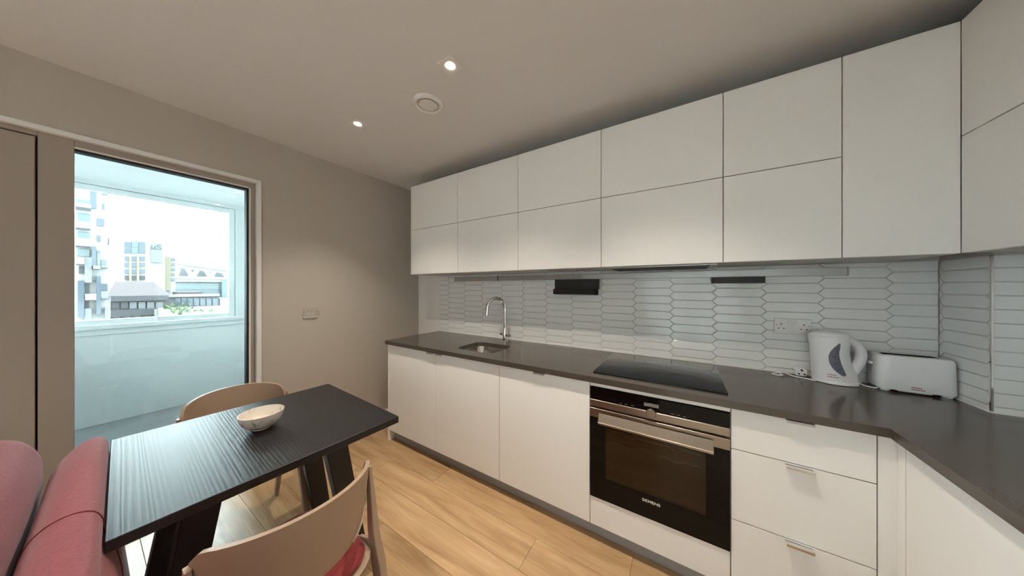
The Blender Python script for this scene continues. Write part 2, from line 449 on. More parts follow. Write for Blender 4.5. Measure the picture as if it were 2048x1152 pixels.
def picket(parent, s0, s1, z0, z1, place, shift=0.0):
    k0 = int(math.floor((s0 + 0.282 - shift) / TP)) - 1; k1 = int(math.ceil((s1 + 0.282 - shift) / TP)) + 1
    for k in range(k0, k1):
        a = -0.282 + shift + k * TP; b = a + TP
        base = 1.0545 + (0 if k % 2 == 0 else TH / 2)
        for j in range(-5, 12):
            zl = base + j * TH; zh = zl + TH; zm = (zl + zh) / 2
            P = [(a - TIP, zm), (a + TIP, zl), (b - TIP, zl), (b + TIP, zm), (b - TIP, zh), (a + TIP, zh)]
            C = clip(P, s0, s1, z0, z1)
            if C: tile(parent, C, place, M['tile'])
box('grout_bed', (-2.243, YB - 0.002, ZW), (PX1, YB + 0.001, ZU0 + 0.06), M['grout'], wall_back)
picket(wall_back, -2.247, PX1, ZW + 0.002, ZU0, lambda s, z, h: (s, YB - 0.002 - h, z))
picket(pier, PY0, YB - 0.006, ZW + 0.002, ZU0, lambda s, z, h: (PX1 + 0.006 - h, s, z), 0.08)
picket(pier, PX1, XR, ZW + 0.002, ZU0, lambda s, z, h: (s, PY0 + 0.006 - h, z), 0.11)
tag(box('trim_1', (PX1 - 0.003, PY0 - 0.003, ZW), (PX1 + 0.004, PY0 + 0.004, ZU0), M['chrome'], bev=0.001), kind='structure', label='slim chrome trim on the tiled pier corner')
tag(boxes('trim_2', [((-2.243, YB - 0.014, ZW), (PX1, YB - 0.007, ZW + 0.005)), ((PX1 - 0.007, PY0, ZW), (PX1, YB - 0.007, ZW + 0.005)), ((PX1 - 0.004, PY0 - 0.007, ZW), (XR, PY0, ZW + 0.005))], M['sealant']), kind='structure', label='white sealant bead between worktop and tiles')

# ------------------------------------------------------------------ balcony door set (white lining, putty leaf, glass)
door = thing('door_1', 'glazed balcony door in a putty frame with a blank leaf beside it', None, (XL, 0.04, 0)); door['kind'] = 'structure'
bm = bmesh.new()    # white lining that stands a little proud of the wall
for lo, hi in (((XL - 0.215, DY1 - 0.025, 0.0), (XL + 0.012, DY1 + 0.0, DZ)), ((XL - 0.215, DY0, DZ - 0.025), (XL + 0.012, DY1 - 0.025, DZ)), ((XL - 0.215, DY0, 0.0), (XL + 0.012, DY0 + 0.025, DZ))):
    add_box(bm, lo, hi, 0.002)
bm_obj('lining', bm, M['white'], door)
XD = XL - 0.02                                # face of the fixed frame
GY0, GY1, GZ0, GZ1 = -0.015, 0.64, 0.06, 2.083
boxes('frame', [((XD - 0.06, GY1, 0.0), (XD, DY1 - 0.025, DZ - 0.025)), ((XD - 0.06, -0.108, 0.0), (XD, GY0, DZ - 0.025)),
      ((XD - 0.06, GY0, GZ1), (XD, GY1, DZ - 0.025)), ((XD - 0.06, DY0 + 0.025, 2.103), (XD, -0.108, DZ - 0.025)), ((XD - 0.06, GY0, 0.0), (XD, GY1, GZ0))], M['frame'], door, bev=0.002)
box('door_leaf', (XD - 0.018, DY0 + 0.03, 0.01), (XD + 0.002, -0.114, 2.097), M['frame'], door, bev=0.002)
box('gap_light_block', (XD - 0.058, -0.125, 0.01), (XD - 0.02, -0.1085, 2.1), M['gasket'], door)  # dark strip added behind the leaf gap to block leaking light
g = 0.012
boxes('gasket', [((XD - 0.055, DY0 + 0.03, 2.09), (XD - 0.02, -0.126, 2.1028)), ((XD - 0.05, GY0, GZ1 - g), (XD - 0.004, GY1, GZ1)), ((XD - 0.05, GY1 - g, GZ0), (XD - 0.004, GY1, GZ1 - g))], M['gasket'], door)
boxes('glazing_bead', [((XD - 0.03, GY1, GZ0), (XD + 0.004, GY1 + 0.008, GZ1)), ((XD - 0.03, GY0, GZ1), (XD + 0.004, GY1, GZ1 + 0.008))], M['white'], door)
box('pane', (XD - 0.032, GY0, GZ0), (XD - 0.028, GY1 - g, GZ1 - g), M['glass'], door)
win = thing('window_1', 'living room glazing beside the sofa, widened to the open sky for daylight', None, (XL, (WY0 + WY1) / 2, 0)); win['kind'] = 'structure'  # glazing widened and opened straight to the sky for more daylight
boxes('frame', [((XL - 0.215, WY0, 0), (XL + 0.01, WY0 + 0.05, DZ)), ((XL - 0.215, WY1 - 0.05, 0), (XL + 0.01, WY1, DZ)), ((XL - 0.215, WY0 + 0.05, DZ - 0.05), (XL + 0.01, WY1 - 0.05, DZ)), ((XL - 0.215, WY0 + 0.05, 0), (XL + 0.01, WY1 - 0.05, 0.06)), ((XL - 0.1, -2.08, 0.06), (XL - 0.03, -2.02, DZ - 0.05))], M['white'], win)
for a, b in ((WY0 + 0.05, -2.08), (-2.02, WY1 - 0.05)):
    box('pane', (XL - 0.06, a, 0.06), (XL - 0.056, b, DZ - 0.05), M['glass'], win)

rw = thing('added_rear_window', 'unseen window added behind the camera for daylight', None, ((RX0 + RX1) / 2, YREAR - 0.05, RZ0)); rw['kind'] = 'structure'  # unseen window added to bring in daylight from behind
boxes('frame', [((RX0, YREAR - 0.08, RZ0), (RX0 + 0.06, YREAR - 0.02, RZ1)), ((RX1 - 0.06, YREAR - 0.08, RZ0), (RX1, YREAR - 0.02, RZ1)), ((RX0 + 0.06, YREAR - 0.08, RZ1 - 0.06), (RX1 - 0.06, YREAR - 0.02, RZ1)), ((RX0 + 0.06, YREAR - 0.08, RZ0), (RX1 - 0.06, YREAR - 0.02, RZ0 + 0.06))]
      + [((RX0 + k * 0.925 - 0.035, YREAR - 0.08, RZ0 + 0.06), (RX0 + k * 0.925 + 0.035, YREAR - 0.02, RZ1 - 0.06)) for k in (1,)], M['white'], rw)
for k in range(2):
    box('pane', (RX0 + k * 0.925 + 0.035, YREAR - 0.052, RZ0 + 0.06), (RX0 + (k + 1) * 0.925 - 0.035, YREAR - 0.048, RZ1 - 0.06), M['glass2'], rw)

ct = bmesh.new()  # curtain added to dim the rear daylight and its reflection in the tiles
add_loft(ct, [[(RX0 - 0.1 + 2.02 * k / 90, YREAR + 0.07 + 0.022 * math.sin(k * 0.9) + 0.008 * math.sin(k * 2.3), z_) for k in range(91)] for z_ in (0.03, 1.2, 2.36)], closed=False)
tag(bm_obj('added_sheer_curtain', ct, M['sheer'], None, auto=80), 'white sheer curtain added to soften daylight from the unseen rear window', 'curtain')
tag(tube('added_curtain_rail', [(RX0 - 0.15, YREAR + 0.07, 2.375), (RX0 + 1.97, YREAR + 0.07, 2.375)], 0.012, M['white'], None, 10), 'white rail for the curtain added over the rear window', 'rail')

# ------------------------------------------------------------------ winter garden
BY0, BY1 = -0.80, 1.196  # balcony ended early so the living-room glazing meets open sky
tag(box('floor_balcony', (XP - 0.3, BY0 - 0.2, -0.12), (XL - 0.1005, BY1 + 0.2, -0.002), M['balcony_floor']), kind='structure', label='grey tiled balcony floor beyond the glass door')
tag(box('ceiling_balcony', (XP - 0.3, BY0 - 0.2, 2.445), (XL - 0.3005, BY1 + 0.2, 2.6), M['balcony']), kind='structure', label='white balcony ceiling seen through the door glass')
parapet = tag(box('wall_parapet', (XP - 0.2, BY0 - 0.1, 0), (XP, BY1 + 0.1, 0.955), M['balcony']), kind='structure', label='white panelled parapet below the balcony window')
box('panel_cap', (XP - 0.001, BY0, 0.895), (XP + 0.012, BY1, 0.955), M['balcony'], parapet, bev=0.002)
tag(box('wall_balcony_end', (XP - 0.2, BY1, 0), (XL - 0.2205, BY1 + 0.1, 2.445), M['balcony']), kind='structure', label='white end wall of the balcony')
tag(boxes('wall_balcony_far', [((XP - 0.2, BY0 - 0.1, 0), (XL - 0.2205, BY0, 0.955)), ((XP + 1.95, BY0 - 0.1, 0.955), (XL - 0.2205, BY0, 2.445))], M['balcony']), kind='structure', label='white partition cutting the balcony short beside the added side window')
sw = thing('added_side_window', 'unseen side window added at the other balcony end for daylight', None, (XP + 0.45, BY0 - 0.05, 0.955)); sw['kind'] = 'structure'  # added window, sized to brighten the balcony interior
boxes('frame', [((XP - 0.2, BY0 - 0.09, 0.955), (XP + 1.95, BY0 - 0.01, 1.01)), ((XP - 0.2, BY0 - 0.09, 2.39), (XP + 1.95, BY0 - 0.01, 2.445)), ((XP - 0.2, BY0 - 0.09, 1.01), (XP - 0.1, BY0 - 0.01, 2.39)), ((XP + 1.9, BY0 - 0.09, 1.01), (XP + 1.95, BY0 - 0.01, 2.39))], M['balcony'], sw)
box('pane', (XP - 0.1, BY0 - 0.052, 1.01), (XP + 1.9, BY0 - 0.048, 2.39), M['glass2'], sw)
tag(boxes('wall_facade', [((XL - 0.232, DY1, 0), (XL - 0.2205, BY1, 2.445)), ((XL - 0.232, BY0, 0), (XL - 0.2205, DY0, 2.445)), ((XL - 0.232, DY0, DZ), (XL - 0.2205, DY1, 2.445))], M['balcony']), kind='structure', label='unseen white facade lining inside the balcony, there to bounce light')  # out of view; kept white to bounce light onto the parapet
ow = thing('window_2', 'white framed outer balcony window looking over the city', None, (XP - 0.1, BY0 / 2, 0.955)); ow['kind'] = 'structure'
boxes('frame', [((XP - 0.14, BY0, 0.955), (XP + 0.03, BY1, 0.99)), ((XP - 0.12, BY0, 2.40), (XP - 0.02, BY1, 2.445)), ((XP - 0.12, 1.085, 0.99), (XP - 0.02, BY1, 2.40)),
      ((XP - 0.12, -0.165, 0.99), (XP - 0.02, -0.105, 2.40)), ((XP - 0.12, BY0, 0.99), (XP - 0.02, -0.745, 2.40))], M['balcony'], ow)
for a, b in ((-0.10, 1.08), (-0.74, -0.17)):
    f = 0.055
    s = boxes('sash', [((XP - 0.10, a, 0.995), (XP - 0.03, a + f, 2.395)), ((XP - 0.10, b - f, 0.995), (XP - 0.03, b, 2.395)), ((XP - 0.10, a + f, 0.995), (XP - 0.03, b - f, 1.045)), ((XP - 0.10, a + f, 2.345), (XP - 0.03, b - f, 2.395))], M['balcony'], ow, bev=0.003)
    box('pane', (XP - 0.07, a + f, 1.045), (XP - 0.066, b - f, 2.345), M['glass2'], s)
    ym = (a + b) / 2 - 0.04
    boxes('handle', [((XP - 0.03, ym - 0.012, 1.0), (XP - 0.015, ym + 0.012, 1.04)), ((XP - 0.018, ym - 0.009, 1.02), (XP - 0.005, ym + 0.009, 1.13))], M['white'], s, bev=0.002)
bl = thing('balcony_downlight', 'small round downlight in the balcony ceiling', 'light', (-4.45, 0.93, 2.445))
lathe('trim_ring', [(0.034, 0), (0.046, 0), (0.046, -0.004), (0.034, -0.004)], (-4.45, 0.93, 2.4445), M['white'], bl, 24)
lathe('lens', [(0.0005, 0), (0.033, 0), (0.033, -0.002), (0.0005, -0.002)], (-4.45, 0.93, 2.4445), M['lens_cool'], bl, 24)

# ------------------------------------------------------------------ kitchen base units
ZB0, ZB1 = 0.095, 0.868
def carcass(name, x0, x1, y0, y1, z0, z1, parent, front='y', t=0.016, back=True):
    L = [((x0, y0, z0), (x0 + t, y1, z1)), ((x1 - t, y0, z0), (x1, y1, z1)), ((x0 + t, y0, z0), (x1 - t, y1, z0 + t))]
    if front == 'y': L.append(((x0 + t, y1 - t, z0 + t), (x1 - t, y1, z1)))
    else: L = [((x0, y0, z0), (x1, y0 + t, z1)), ((x0, y1 - t, z0), (x1, y1, z1)), ((x0, y0 + t, z0), (x1, y1 - t, z0 + t)), ((x1 - t, y0 + t, z0 + t), (x1, y1 - t, z1))]
    return boxes(name, L, M['carcass'], parent)
def front_y(name, x0, x1, z0, z1, y, parent, g=0.0018):
    return box(name, (x0 + g, y, z0 + g), (x1 - g, y + 0.019, z1 - g), M['cab'], parent, bev=0.0012)
def pull(parent, xc, z, w=0.073, y=YF, mt='alu'):
    return boxes('pull', [((xc - w / 2, y - 0.024, z - 0.0025), (xc + w / 2, y - 0.0002, z)), ((xc - w / 2, y - 0.0255, z - 0.009), (xc + w / 2, y - 0.024, z))], M[mt], parent)
def base_unit(name, label, x0, x1, pulls):
    u = thing(name, label, 'cabinet', ((x0 + x1) / 2, (YF + YB) / 2, ZB0), group='base units under the worktop')
    carcass('body', x0 + 0.0005, x1 - 0.0005, YF + 0.021, YB - 0.02, ZB0, ZB1 - 0.001, u)
    d = front_y('door', x0, x1, ZB0, ZB1, YF, u)
    for xc in pulls: pull(d, xc, ZB1 - 0.004)
    return u
XE = X0 - 1.8 - 0.018
ep = tag(box('end_panel', (XE, YF - 0.001, 0), (XE + 0.0178, YB - 0.001, ZB1 + 0.001), M['cab'], bev=0.001), 'tall narrow white end panel at the free end of the base units', 'panel')
base_unit('base_cabinet', 'white base cabinet at the window end of the worktop', X0 - 1.8, X0 - 1.2, (X0 - 1.2 - 0.045,))
base_unit('sink_cabinet', 'white base cabinet directly under the sink', X0 - 1.2, X0 - 0.6, (X0 - 1.2 + 0.045,))
base_unit('dishwasher_front', 'white full-height front between sink cabinet and oven', X0 - 0.6, X0, (X0 - 0.30,))
# oven housing
oh = thing('oven_housing', 'white housing with filler strip and bottom panel around the oven', 'cabinet', (X0 + 0.3, (YF + YB) / 2, ZB0), group='base units under the worktop')
boxes('body', [((X0 + 0.0005, YF + 0.021, ZB0), (X0 + 0.0155, YB - 0.02, ZB1 - 0.001)), ((X0 + 0.5845, YF + 0.021, ZB0), (X0 + 0.5995, YB - 0.02, ZB1 - 0.001)), ((X0 + 0.0155, YF + 0.021, 0.235), (X0 + 0.5845, YB - 0.02, 0.249))], M['carcass'], oh)
front_y('filler_strip', X0, X0 + 0.6, 0.842, ZB1, YF, oh)
front_y('bottom_panel', X0, X0 + 0.6, ZB0, 0.25, YF, oh)
# drawer unit
DX0, DX1 = X0 + 0.6, X0 + 1.0
du = thing('drawer_unit', 'white three-drawer base unit between oven and corner', 'cabinet', ((DX0 + DX1) / 2, (YF + YB) / 2, ZB0), group='base units under the worktop')
carcass('body', DX0 + 0.0005, DX1 - 0.0005, YF + 0.021, YB - 0.02, ZB0, ZB1 - 0.001, du)
for z0, z1, pz in ((0.69, ZB1, ZB1 - 0.004), (0.391, 0.69, 0.686), (ZB0, 0.391, 0.387)):
    d = front_y('drawer', DX0, DX1, z0, z1, YF, du)
    if pz < 0.8: pull(d, DX0 + 0.205, pz, 0.076, mt='chrome')
    else: pull(d, DX0 + 0.205, pz, 0.076)
# corner post and right-hand run
tag(boxes('corner_post', [((DX1 + 0.002, YF + 0.002, 0.095), (XF + 0.018, YF + 0.02, ZB1)), ((XF, 1.437, 0.095), (XF + 0.018, YF + 0.0015, ZB1))], M['cab'], bev=0.001), 'white corner filler post between the two runs of base units', 'panel')
def base_unit_x(name, label, y0, y1):
    u = thing(name, label, 'cabinet', ((XF + XR) / 2, (y0 + y1) / 2, ZB0), group='base units under the worktop')
    carcass('body', XF + 0.021, XR - 0.02, y0 + 0.0005, y1 - 0.0005, ZB0, ZB1 - 0.001, u, front='x')
    box('door', (XF, y0 + 0.0018, ZB0 + 0.0018), (XF + 0.019, y1 - 0.0018, ZB1 - 0.0018), M['cab'], u, bev=0.0012)
base_unit_x('base_cabinet', 'white base cabinet on the right-hand run nearest the corner', 0.834, 1.434)
base_unit_x('base_cabinet', 'white base cabinet at the near end of the right-hand run', 0.234, 0.834)
tag(box('end_panel', (XF - 0.001, 0.2145, 0), (XR - 0.001, 0.2325, ZB1 + 0.001), M['cab'], bev=0.001), 'white end panel closing the right-hand run of base units', 'panel')
tag(boxes('plinth', [((XE + 0.019, 1.528, 0.0005), (XF + 0.055, 1.544, 0.093))], M['plinth'], bev=0.001), 'grey recessed plinth along the floor under the oven run', 'plinth')
tag(boxes('plinth', [((XF + 0.039, 0.234, 0.0005), (XF + 0.0549, 1.5275, 0.093))], M['plinth'], bev=0.001), 'grey recessed plinth under the right-hand base units', 'plinth')

# ------------------------------------------------------------------ worktop with sink cut-out
SX, SY, SHX, SHY, SR = -1.325, 1.708, 0.178, 0.150, 0.065
bm = bmesh.new()
outer = [(-2.247, YC), (0.597, YC), (0.597, 0.214), (XR - 0.001, 0.214), (XR - 0.001, PY0 - 0.001), (PX1 - 0.001, PY0 - 0.001), (PX1 - 0.001, YB - 0.009), (-2.247, YB - 0.009)]
ov = [bm.verts.new((x, y, ZW)) for x, y in outer]
hv = [bm.verts.new(p) for p in rrect(SX, SY, SHX, SHY, SR, ZW, 6)]
es = [bm.edges.new((a[i], a[(i + 1) % len(a)])) for a in (ov, hv) for i in range(len(a))]
r = bmesh.ops.triangle_fill(bm, edges=es, use_beauty=True)
fs = [f for f in bm.faces]
bmesh.ops.recalc_face_normals(bm, faces=fs)
ex = bmesh.ops.extrude_face_region(bm, geom=fs)
bmesh.ops.translate(bm, verts=[v for v in ex['geom'] if isinstance(v, bmesh.types.BMVert)], vec=(0, 0, -0.0315))
tag(bm_obj('worktop', bm, M['quartz']), 'taupe quartz worktop running round the corner', 'worktop')

sk = thing('sink', 'small square stainless undermount sink in the worktop', 'sink', (SX, SY, 0.74))
bm = bmesh.new()
rings = [rrect(SX, SY, SHX + 0.02, SHY + 0.02, SR + 0.01, 0.868, 6), rrect(SX, SY, SHX + 0.003, SHY + 0.003, SR, 0.868, 6), rrect(SX, SY, SHX, SHY, SR, 0.862, 6), rrect(SX, SY, SHX - 0.008, SHY - 0.008, SR - 0.005, 0.76, 6),
         rrect(SX, SY, SHX - 0.02, SHY - 0.02, SR - 0.015, 0.735, 6), rrect(SX, SY, SHX - 0.05, SHY - 0.05, SR - 0.03, 0.728, 6), rrect(SX, SY, 0.04, 0.04, 0.035, 0.725, 6)]
add_loft(bm, rings, cap0=False)
bm_obj('basin', bm, M['sinksteel'], sk, auto=60)
lathe('waste', [(0.0005, 0.004), (0.018, 0.004), (0.036, 0.002), (0.038, 0.0)], (SX, SY, 0.7255), M['chrome'], sk, 24)
boxes('overflow', [((SX + SHX - 0.0085, SY + 0.02 + k * 0.011, 0.822), (SX + SHX - 0.006, SY + 0.026 + k * 0.011, 0.84)) for k in (0, 1, 3, 4)], M['black'], sk)

# tap
TX, TY = -1.297, 1.958
tp = thing('mixer_tap', 'chrome swan-neck mixer tap with twin levers behind the sink', 'tap', (TX, TY, ZW))
lathe('tap_body', [(0.027, 0), (0.027, 0.006), (0.020, 0.010), (0.0195, 0.115), (0.016, 0.125)], (TX, TY, ZW + 0.0005), M['chrome'], tp, 24)
dx, dy = -0.50, -0.866
R_ = 0.083
pts = [(TX, TY, ZW + 0.10), (TX, TY, ZW + 0.29)]
for k in range(1, 17):
    a = PI * k / 16 * 1.0
    r_ = R_ * (1 - math.cos(a)); pts.append((TX + dx * r_, TY + dy * r_, ZW + 0.295 + R_ * 1.05 * math.sin(a)))
e = pts[-1]; pts.append((e[0] + dx * 0.004, e[1] + dy * 0.004, e[2] - 0.055))
tube('spout', pts, 0.0145, M['chrome'], tp, 16)
bx, by = _c, _s           # valve bar runs across the spout
bx, by = 0.93, -0.37
for sgn in (-1, 1):
    v = tube('valve', [(TX + sgn * bx * 0.015, TY + sgn * by * 0.015, ZW + 0.066), (TX + sgn * bx * 0.068, TY + sgn * by * 0.068, ZW + 0.066)], 0.0125, M['chrome'], tp, 16)
    lx, ly = TX + sgn * bx * 0.057, TY + sgn * by * 0.057
    tube('lever', [(lx, ly, ZW + 0.07), (lx, ly, ZW + 0.135)], 0.0045, M['chrome'], v, 10)

# hob
HX0, HX1, HY0, HY1 = -0.418, 0.176, 1.517, 2.03
hb = thing('hob', 'black glass induction hob set on the worktop above the oven', 'hob', ((HX0 + HX1) / 2, (HY0 + HY1) / 2, ZW))
box('glass_plate', (HX0, HY0, ZW + 0.0005), (HX1, HY1, ZW + 0.0065), M['hobglass'], hb, bev=0.002, seg=2)
for cx, cy, r_ in ((-0.27, 1.66, 0.105), (-0.27, 1.89, 0.075), (0.03, 1.66, 0.075), (0.03, 1.89, 0.105)):
    for arm in ((1, 0), (0, 1)):
        for sg in (-1, 1):
            box('zone_mark', (cx + arm[0] * sg * r_ - 0.010 * arm[0] - 0.0008 * arm[1], cy + arm[1] * sg * r_ - 0.010 * arm[1] - 0.0008 * arm[0], ZW + 0.0065),
                    (cx + arm[0] * sg * r_ + 0.010 * arm[0] + 0.0008 * arm[1], cy + arm[1] * sg * r_ + 0.010 * arm[1] + 0.0008 * arm[0], ZW + 0.0067), M['hobmark'], hb)
for k in range(7):
    box('touch_mark', (-0.20 + k * 0.025, 1.534, ZW + 0.0065), (-0.193 + k * 0.025, 1.537, ZW + 0.0067), M['hobmark'], hb)

# ------------------------------------------------------------------ oven
ov = thing('oven', 'black glass built-in oven with brushed steel handle bar', 'oven', (X0 + 0.3, 1.75, 0.25))
OX0, OX1 = X0 + 0.003, X0 + 0.597
oy = YF - 0.004
boxes('cavity', [((OX0 + 0.02, 1.98, 0.26), (OX1 - 0.02, 2.0, 0.83)), ((OX0 + 0.02, oy + 0.03, 0.26), (OX0 + 0.035, 1.98, 0.83)), ((OX1 - 0.035, oy + 0.03, 0.26), (OX1 - 0.02, 1.98, 0.83)),
      ((OX0 + 0.035, oy + 0.03, 0.26), (OX1 - 0.035, 1.98, 0.31)), ((OX0 + 0.035, oy + 0.03, 0.69), (OX1 - 0.035, 1.98, 0.83))], M['enamel'], ov)
box('control_panel', (OX0, oy, 0.7745), (OX1, oy + 0.03, 0.840), M['blackglass'], ov, bev=0.001)
box('control_strip', (OX0, oy - 0.003, 0.739), (OX1, oy + 0.03, 0.774), M['steel'], ov, bev=0.001)
WX0, WX1, WZ0, WZ1 = -0.340, 0.092, 0.366, 0.640
dr = boxes('oven_door', [((OX0, oy - 0.002, 0.252), (WX0, oy + 0.028, 0.681)), ((WX1, oy - 0.002, 0.252), (OX1, oy + 0.028, 0.681)), ((WX0, oy - 0.002, 0.252), (WX1, oy + 0.028, WZ0)), ((WX0, oy - 0.002, WZ1), (WX1, oy + 0.028, 0.681))], M['blackglass'], ov)
box('door_strip', (OX0, oy - 0.004, 0.682), (OX1, oy + 0.028, 0.729), M['steel'], dr, bev=0.001)
box('door_pane', (WX0, oy - 0.0015, WZ0), (WX1, oy + 0.003, WZ1), M['ovenglass'], dr)
bm = bmesh.new()
hx0, hx1, hz0, hz1, hy = -0.368, 0.117, 0.664, 0.712, oy - 0.042
add_box(bm, (hx0, hy, hz0), (hx1, hy + 0.010, hz0 + 0.012), 0.002)
for k in (hx0 + 0.06, hx1 - 0.075): add_box(bm, (k, hy + 0.006, hz0 + 0.002), (k + 0.014, oy - 0.004, hz0 + 0.016))
bm.faces.ensure_lookup_table()
# broad sloping top face of the bar
vs = [bm.verts.new(p) for p in ((hx0, hy + 0.002, hz0 + 0.011), (hx1, hy + 0.002, hz0 + 0.011), (hx1, oy - 0.012, hz1), (hx0, oy - 0.012, hz1), (hx0, hy + 0.002, hz0 + 0.007), (hx1, hy + 0.002, hz0 + 0.007), (hx1, oy - 0.012, hz1 - 0.005), (hx0, oy - 0.012, hz1 - 0.005))]
for f in ((0, 1, 2, 3), (7, 6, 5, 4), (0, 4, 5, 1), (1, 5, 6, 2), (2, 6, 7, 3), (3, 7, 4, 0)): bm.faces.new([vs[i] for i in f])
bm_obj('handle', bm, M['steel'], dr)
kx, kz = onY(1302, 823, oy - 0.01)[0], 0.7715
bm = bmesh.new()
rings = [[(kx + r_ * math.cos(2 * PI * k / 32), y_, kz + r_ * math.sin(2 * PI * k / 32)) for k in range(32)] for r_, y_ in ((0.022, oy - 0.003), (0.022, oy - 0.022), (0.020, oy - 0.025), (0.0005, oy - 0.025))]
add_loft(bm, rings); bm_obj('knob', bm, M['steel'], ov, auto=30)
box('display', (kx - 0.032, oy - 0.0012, 0.797), (kx + 0.032, oy + 0.001, 0.814), M['dim'], ov)
marks = [onY(u, v, oy) for u, v in ((1241, 806.5), (1252, 808.5), (1265, 811), (1345, 828), (1357, 830.5), (1369, 833.5))]
for p in marks: box('button_mark', (p.x - 0.006, oy - 0.0008, p.z - 0.001), (p.x + 0.006, oy + 0.0005, p.z + 0.001), M['dim'], ov)
ctr = onY(1302, 1005, oy - 0.002)
text_mesh('lettering', 'SIEMENS', 0.019, M['text'], Matrix.Translation((ctr.x, oy - 0.0026, ctr.z)) @ Matrix.Rotation(PI / 2, 4, 'X') @ Matrix.Scale(1.12, 4, (1, 0, 0)), ov)
for z in (0.60, 0.545):
    bm = bmesh.new()
    yy = oy + 0.05
    path = smooth_path([(WX0 + 0.02, yy, z), (-0.28, yy, z), (-0.255, yy, z - 0.004), (-0.245, yy, z - 0.009), (-0.215, yy, z - 0.009), (-0.205, yy, z - 0.002), (-0.13, yy, z - 0.001), (-0.05, yy, z - 0.001), (-0.035, yy, z - 0.009), (-0.005, yy, z - 0.009), (0.005, yy, z - 0.001), (0.03, yy, z), (WX1 - 0.015, yy, z)], 3)
    add_tube(bm, path, 0.0022, 6)
    bm_obj('rack', bm, M['wire'], ov)

# ------------------------------------------------------------------ wall units
def wall_unit(label, x0, x1, split=True, name='wall_cabinet'):
    u = thing(name, label, 'cabinet', ((x0 + x1) / 2, (YU + YB) / 2, ZU0), group='white wall units above the worktop')
    boxes('body', [((x0 + 0.0005, YU + 0.0205, ZU0 + 0.001), (x1 - 0.0005, YB - 0.009, ZU0 + 0.018)), ((x0 + 0.0005, YU + 0.0205, ZU1 - 0.018), (x1 - 0.0005, YB - 0.009, ZU1)),
          ((x0 + 0.0005, YU + 0.0205, ZU0 + 0.018), (x0 + 0.0165, YB - 0.009, ZU1 - 0.018)), ((x1 - 0.0165, YU + 0.0205, ZU0 + 0.018), (x1 - 0.0005, YB - 0.009, ZU1 - 0.018)), ((x0 + 0.0165, YB - 0.02, ZU0 + 0.018), (x1 - 0.0165, YB - 0.009, ZU1 - 0.018))], M['carcass'], u)
    if split:
        front_y('lower_door', x0, x1, ZU0, ZUM, YU, u); front_y('upper_door', x0, x1, ZUM, ZU1, YU, u)
    else: front_y('door', x0, x1, ZU0, ZU1, YU, u)
    return u
tag(box('end_panel', (XE, YU - 0.0005, ZU0), (XE + 0.0178, YB - 0.001, ZU1), M['cab'], bev=0.001), 'narrow white end panel on the wall units beside the bare wall', 'panel')
for i, lab in enumerate(('white two-door wall unit at the far end beside the window wall', 'white two-door wall unit above the sink', 'white two-door wall unit above the black holder', 'white two-door wall unit with extractor above the hob')):
    wall_unit(lab, X0 - 1.8 + 0.6 * i, X0 - 1.2 + 0.6 * i)
wall_unit('narrower white two-door wall unit above the double socket', X0 + 0.6, X0 + 1.0)
wall_unit('white undivided wall unit front in the corner above the toaster', X0 + 1.0, XUF + 0.0012, split=False)
def wall_unit_x(label, y0, y1):
    u = thing('wall_cabinet', label, 'cabinet', ((XUF + XR) / 2, (y0 + y1) / 2, ZU0), group='white wall units above the worktop')
    boxes('body', [((XUF + 0.0205, y0 + 0.0005, ZU0 + 0.001), (XR - 0.001, y1 - 0.0005, ZU0 + 0.018)), ((XUF + 0.0205, y0 + 0.0005, ZU1 - 0.018), (XR - 0.001, y1 - 0.0005, ZU1)),
          ((XUF + 0.0205, y0 + 0.0005, ZU0 + 0.018), (XR - 0.001, y0 + 0.0165, ZU1 - 0.018)), ((XUF + 0.0205, y1 - 0.0165, ZU0 + 0.018), (XR - 0.001, y1 - 0.0005, ZU1 - 0.018))], M['carcass'], u)
    for n, z0, z1 in (('lower_door', ZU0, ZUM), ('upper_door', ZUM, ZU1)):
        box(n, (XUF, y0 + 0.0018, z0 + 0.0018), (XUF + 0.019, y1 - 0.0018, z1 - 0.0018), M['cab'], u, bev=0.0012)
wall_unit_x('white two-door wall unit on the right-hand wall nearest the corner', 1.113, YU + 0.0012)
wall_unit_x('white two-door wall unit on the right-hand wall at the near end', 0.511, 1.111)

# extractor in the underside of the fourth wall unit
exr = thing('extractor', 'slim dark extractor grille under the wall unit above the hob', 'extractor', (X0 + 0.3, 1.9, ZU0 - 0.012))
box('filter_frame', (X0 + 0.02, YU + 0.03, ZU0 - 0.008), (X0 + 0.58, YB - 0.05, ZU0 + 0.0005), M['alu'], exr, bev=0.002)
for k in range(13): box('grille_slat', (X0 + 0.05, YU + 0.05 + k * 0.021, ZU0 - 0.0115), (X0 + 0.55, YU + 0.060 + k * 0.021, ZU0 - 0.0082), M['black'], exr)
# under-unit spot
ul = thing('under_cabinet_light', 'small round light under the wall unit above the black holder', 'light', (-0.62, 1.93, ZU0 - 0.006))
lathe('ring', [(0.0005, 0), (0.032, 0), (0.032, -0.005), (0.024, -0.006), (0.0005, -0.006)], (-0.62, 1.93, ZU0 + 0.0005), M['alu'], ul, 24)
lathe('lens', [(0.0005, 0), (0.022, 0), (0.022, -0.001), (0.0005, -0.001)], (-0.62, 1.93, ZU0 - 0.006), M['plastic'], ul, 24)

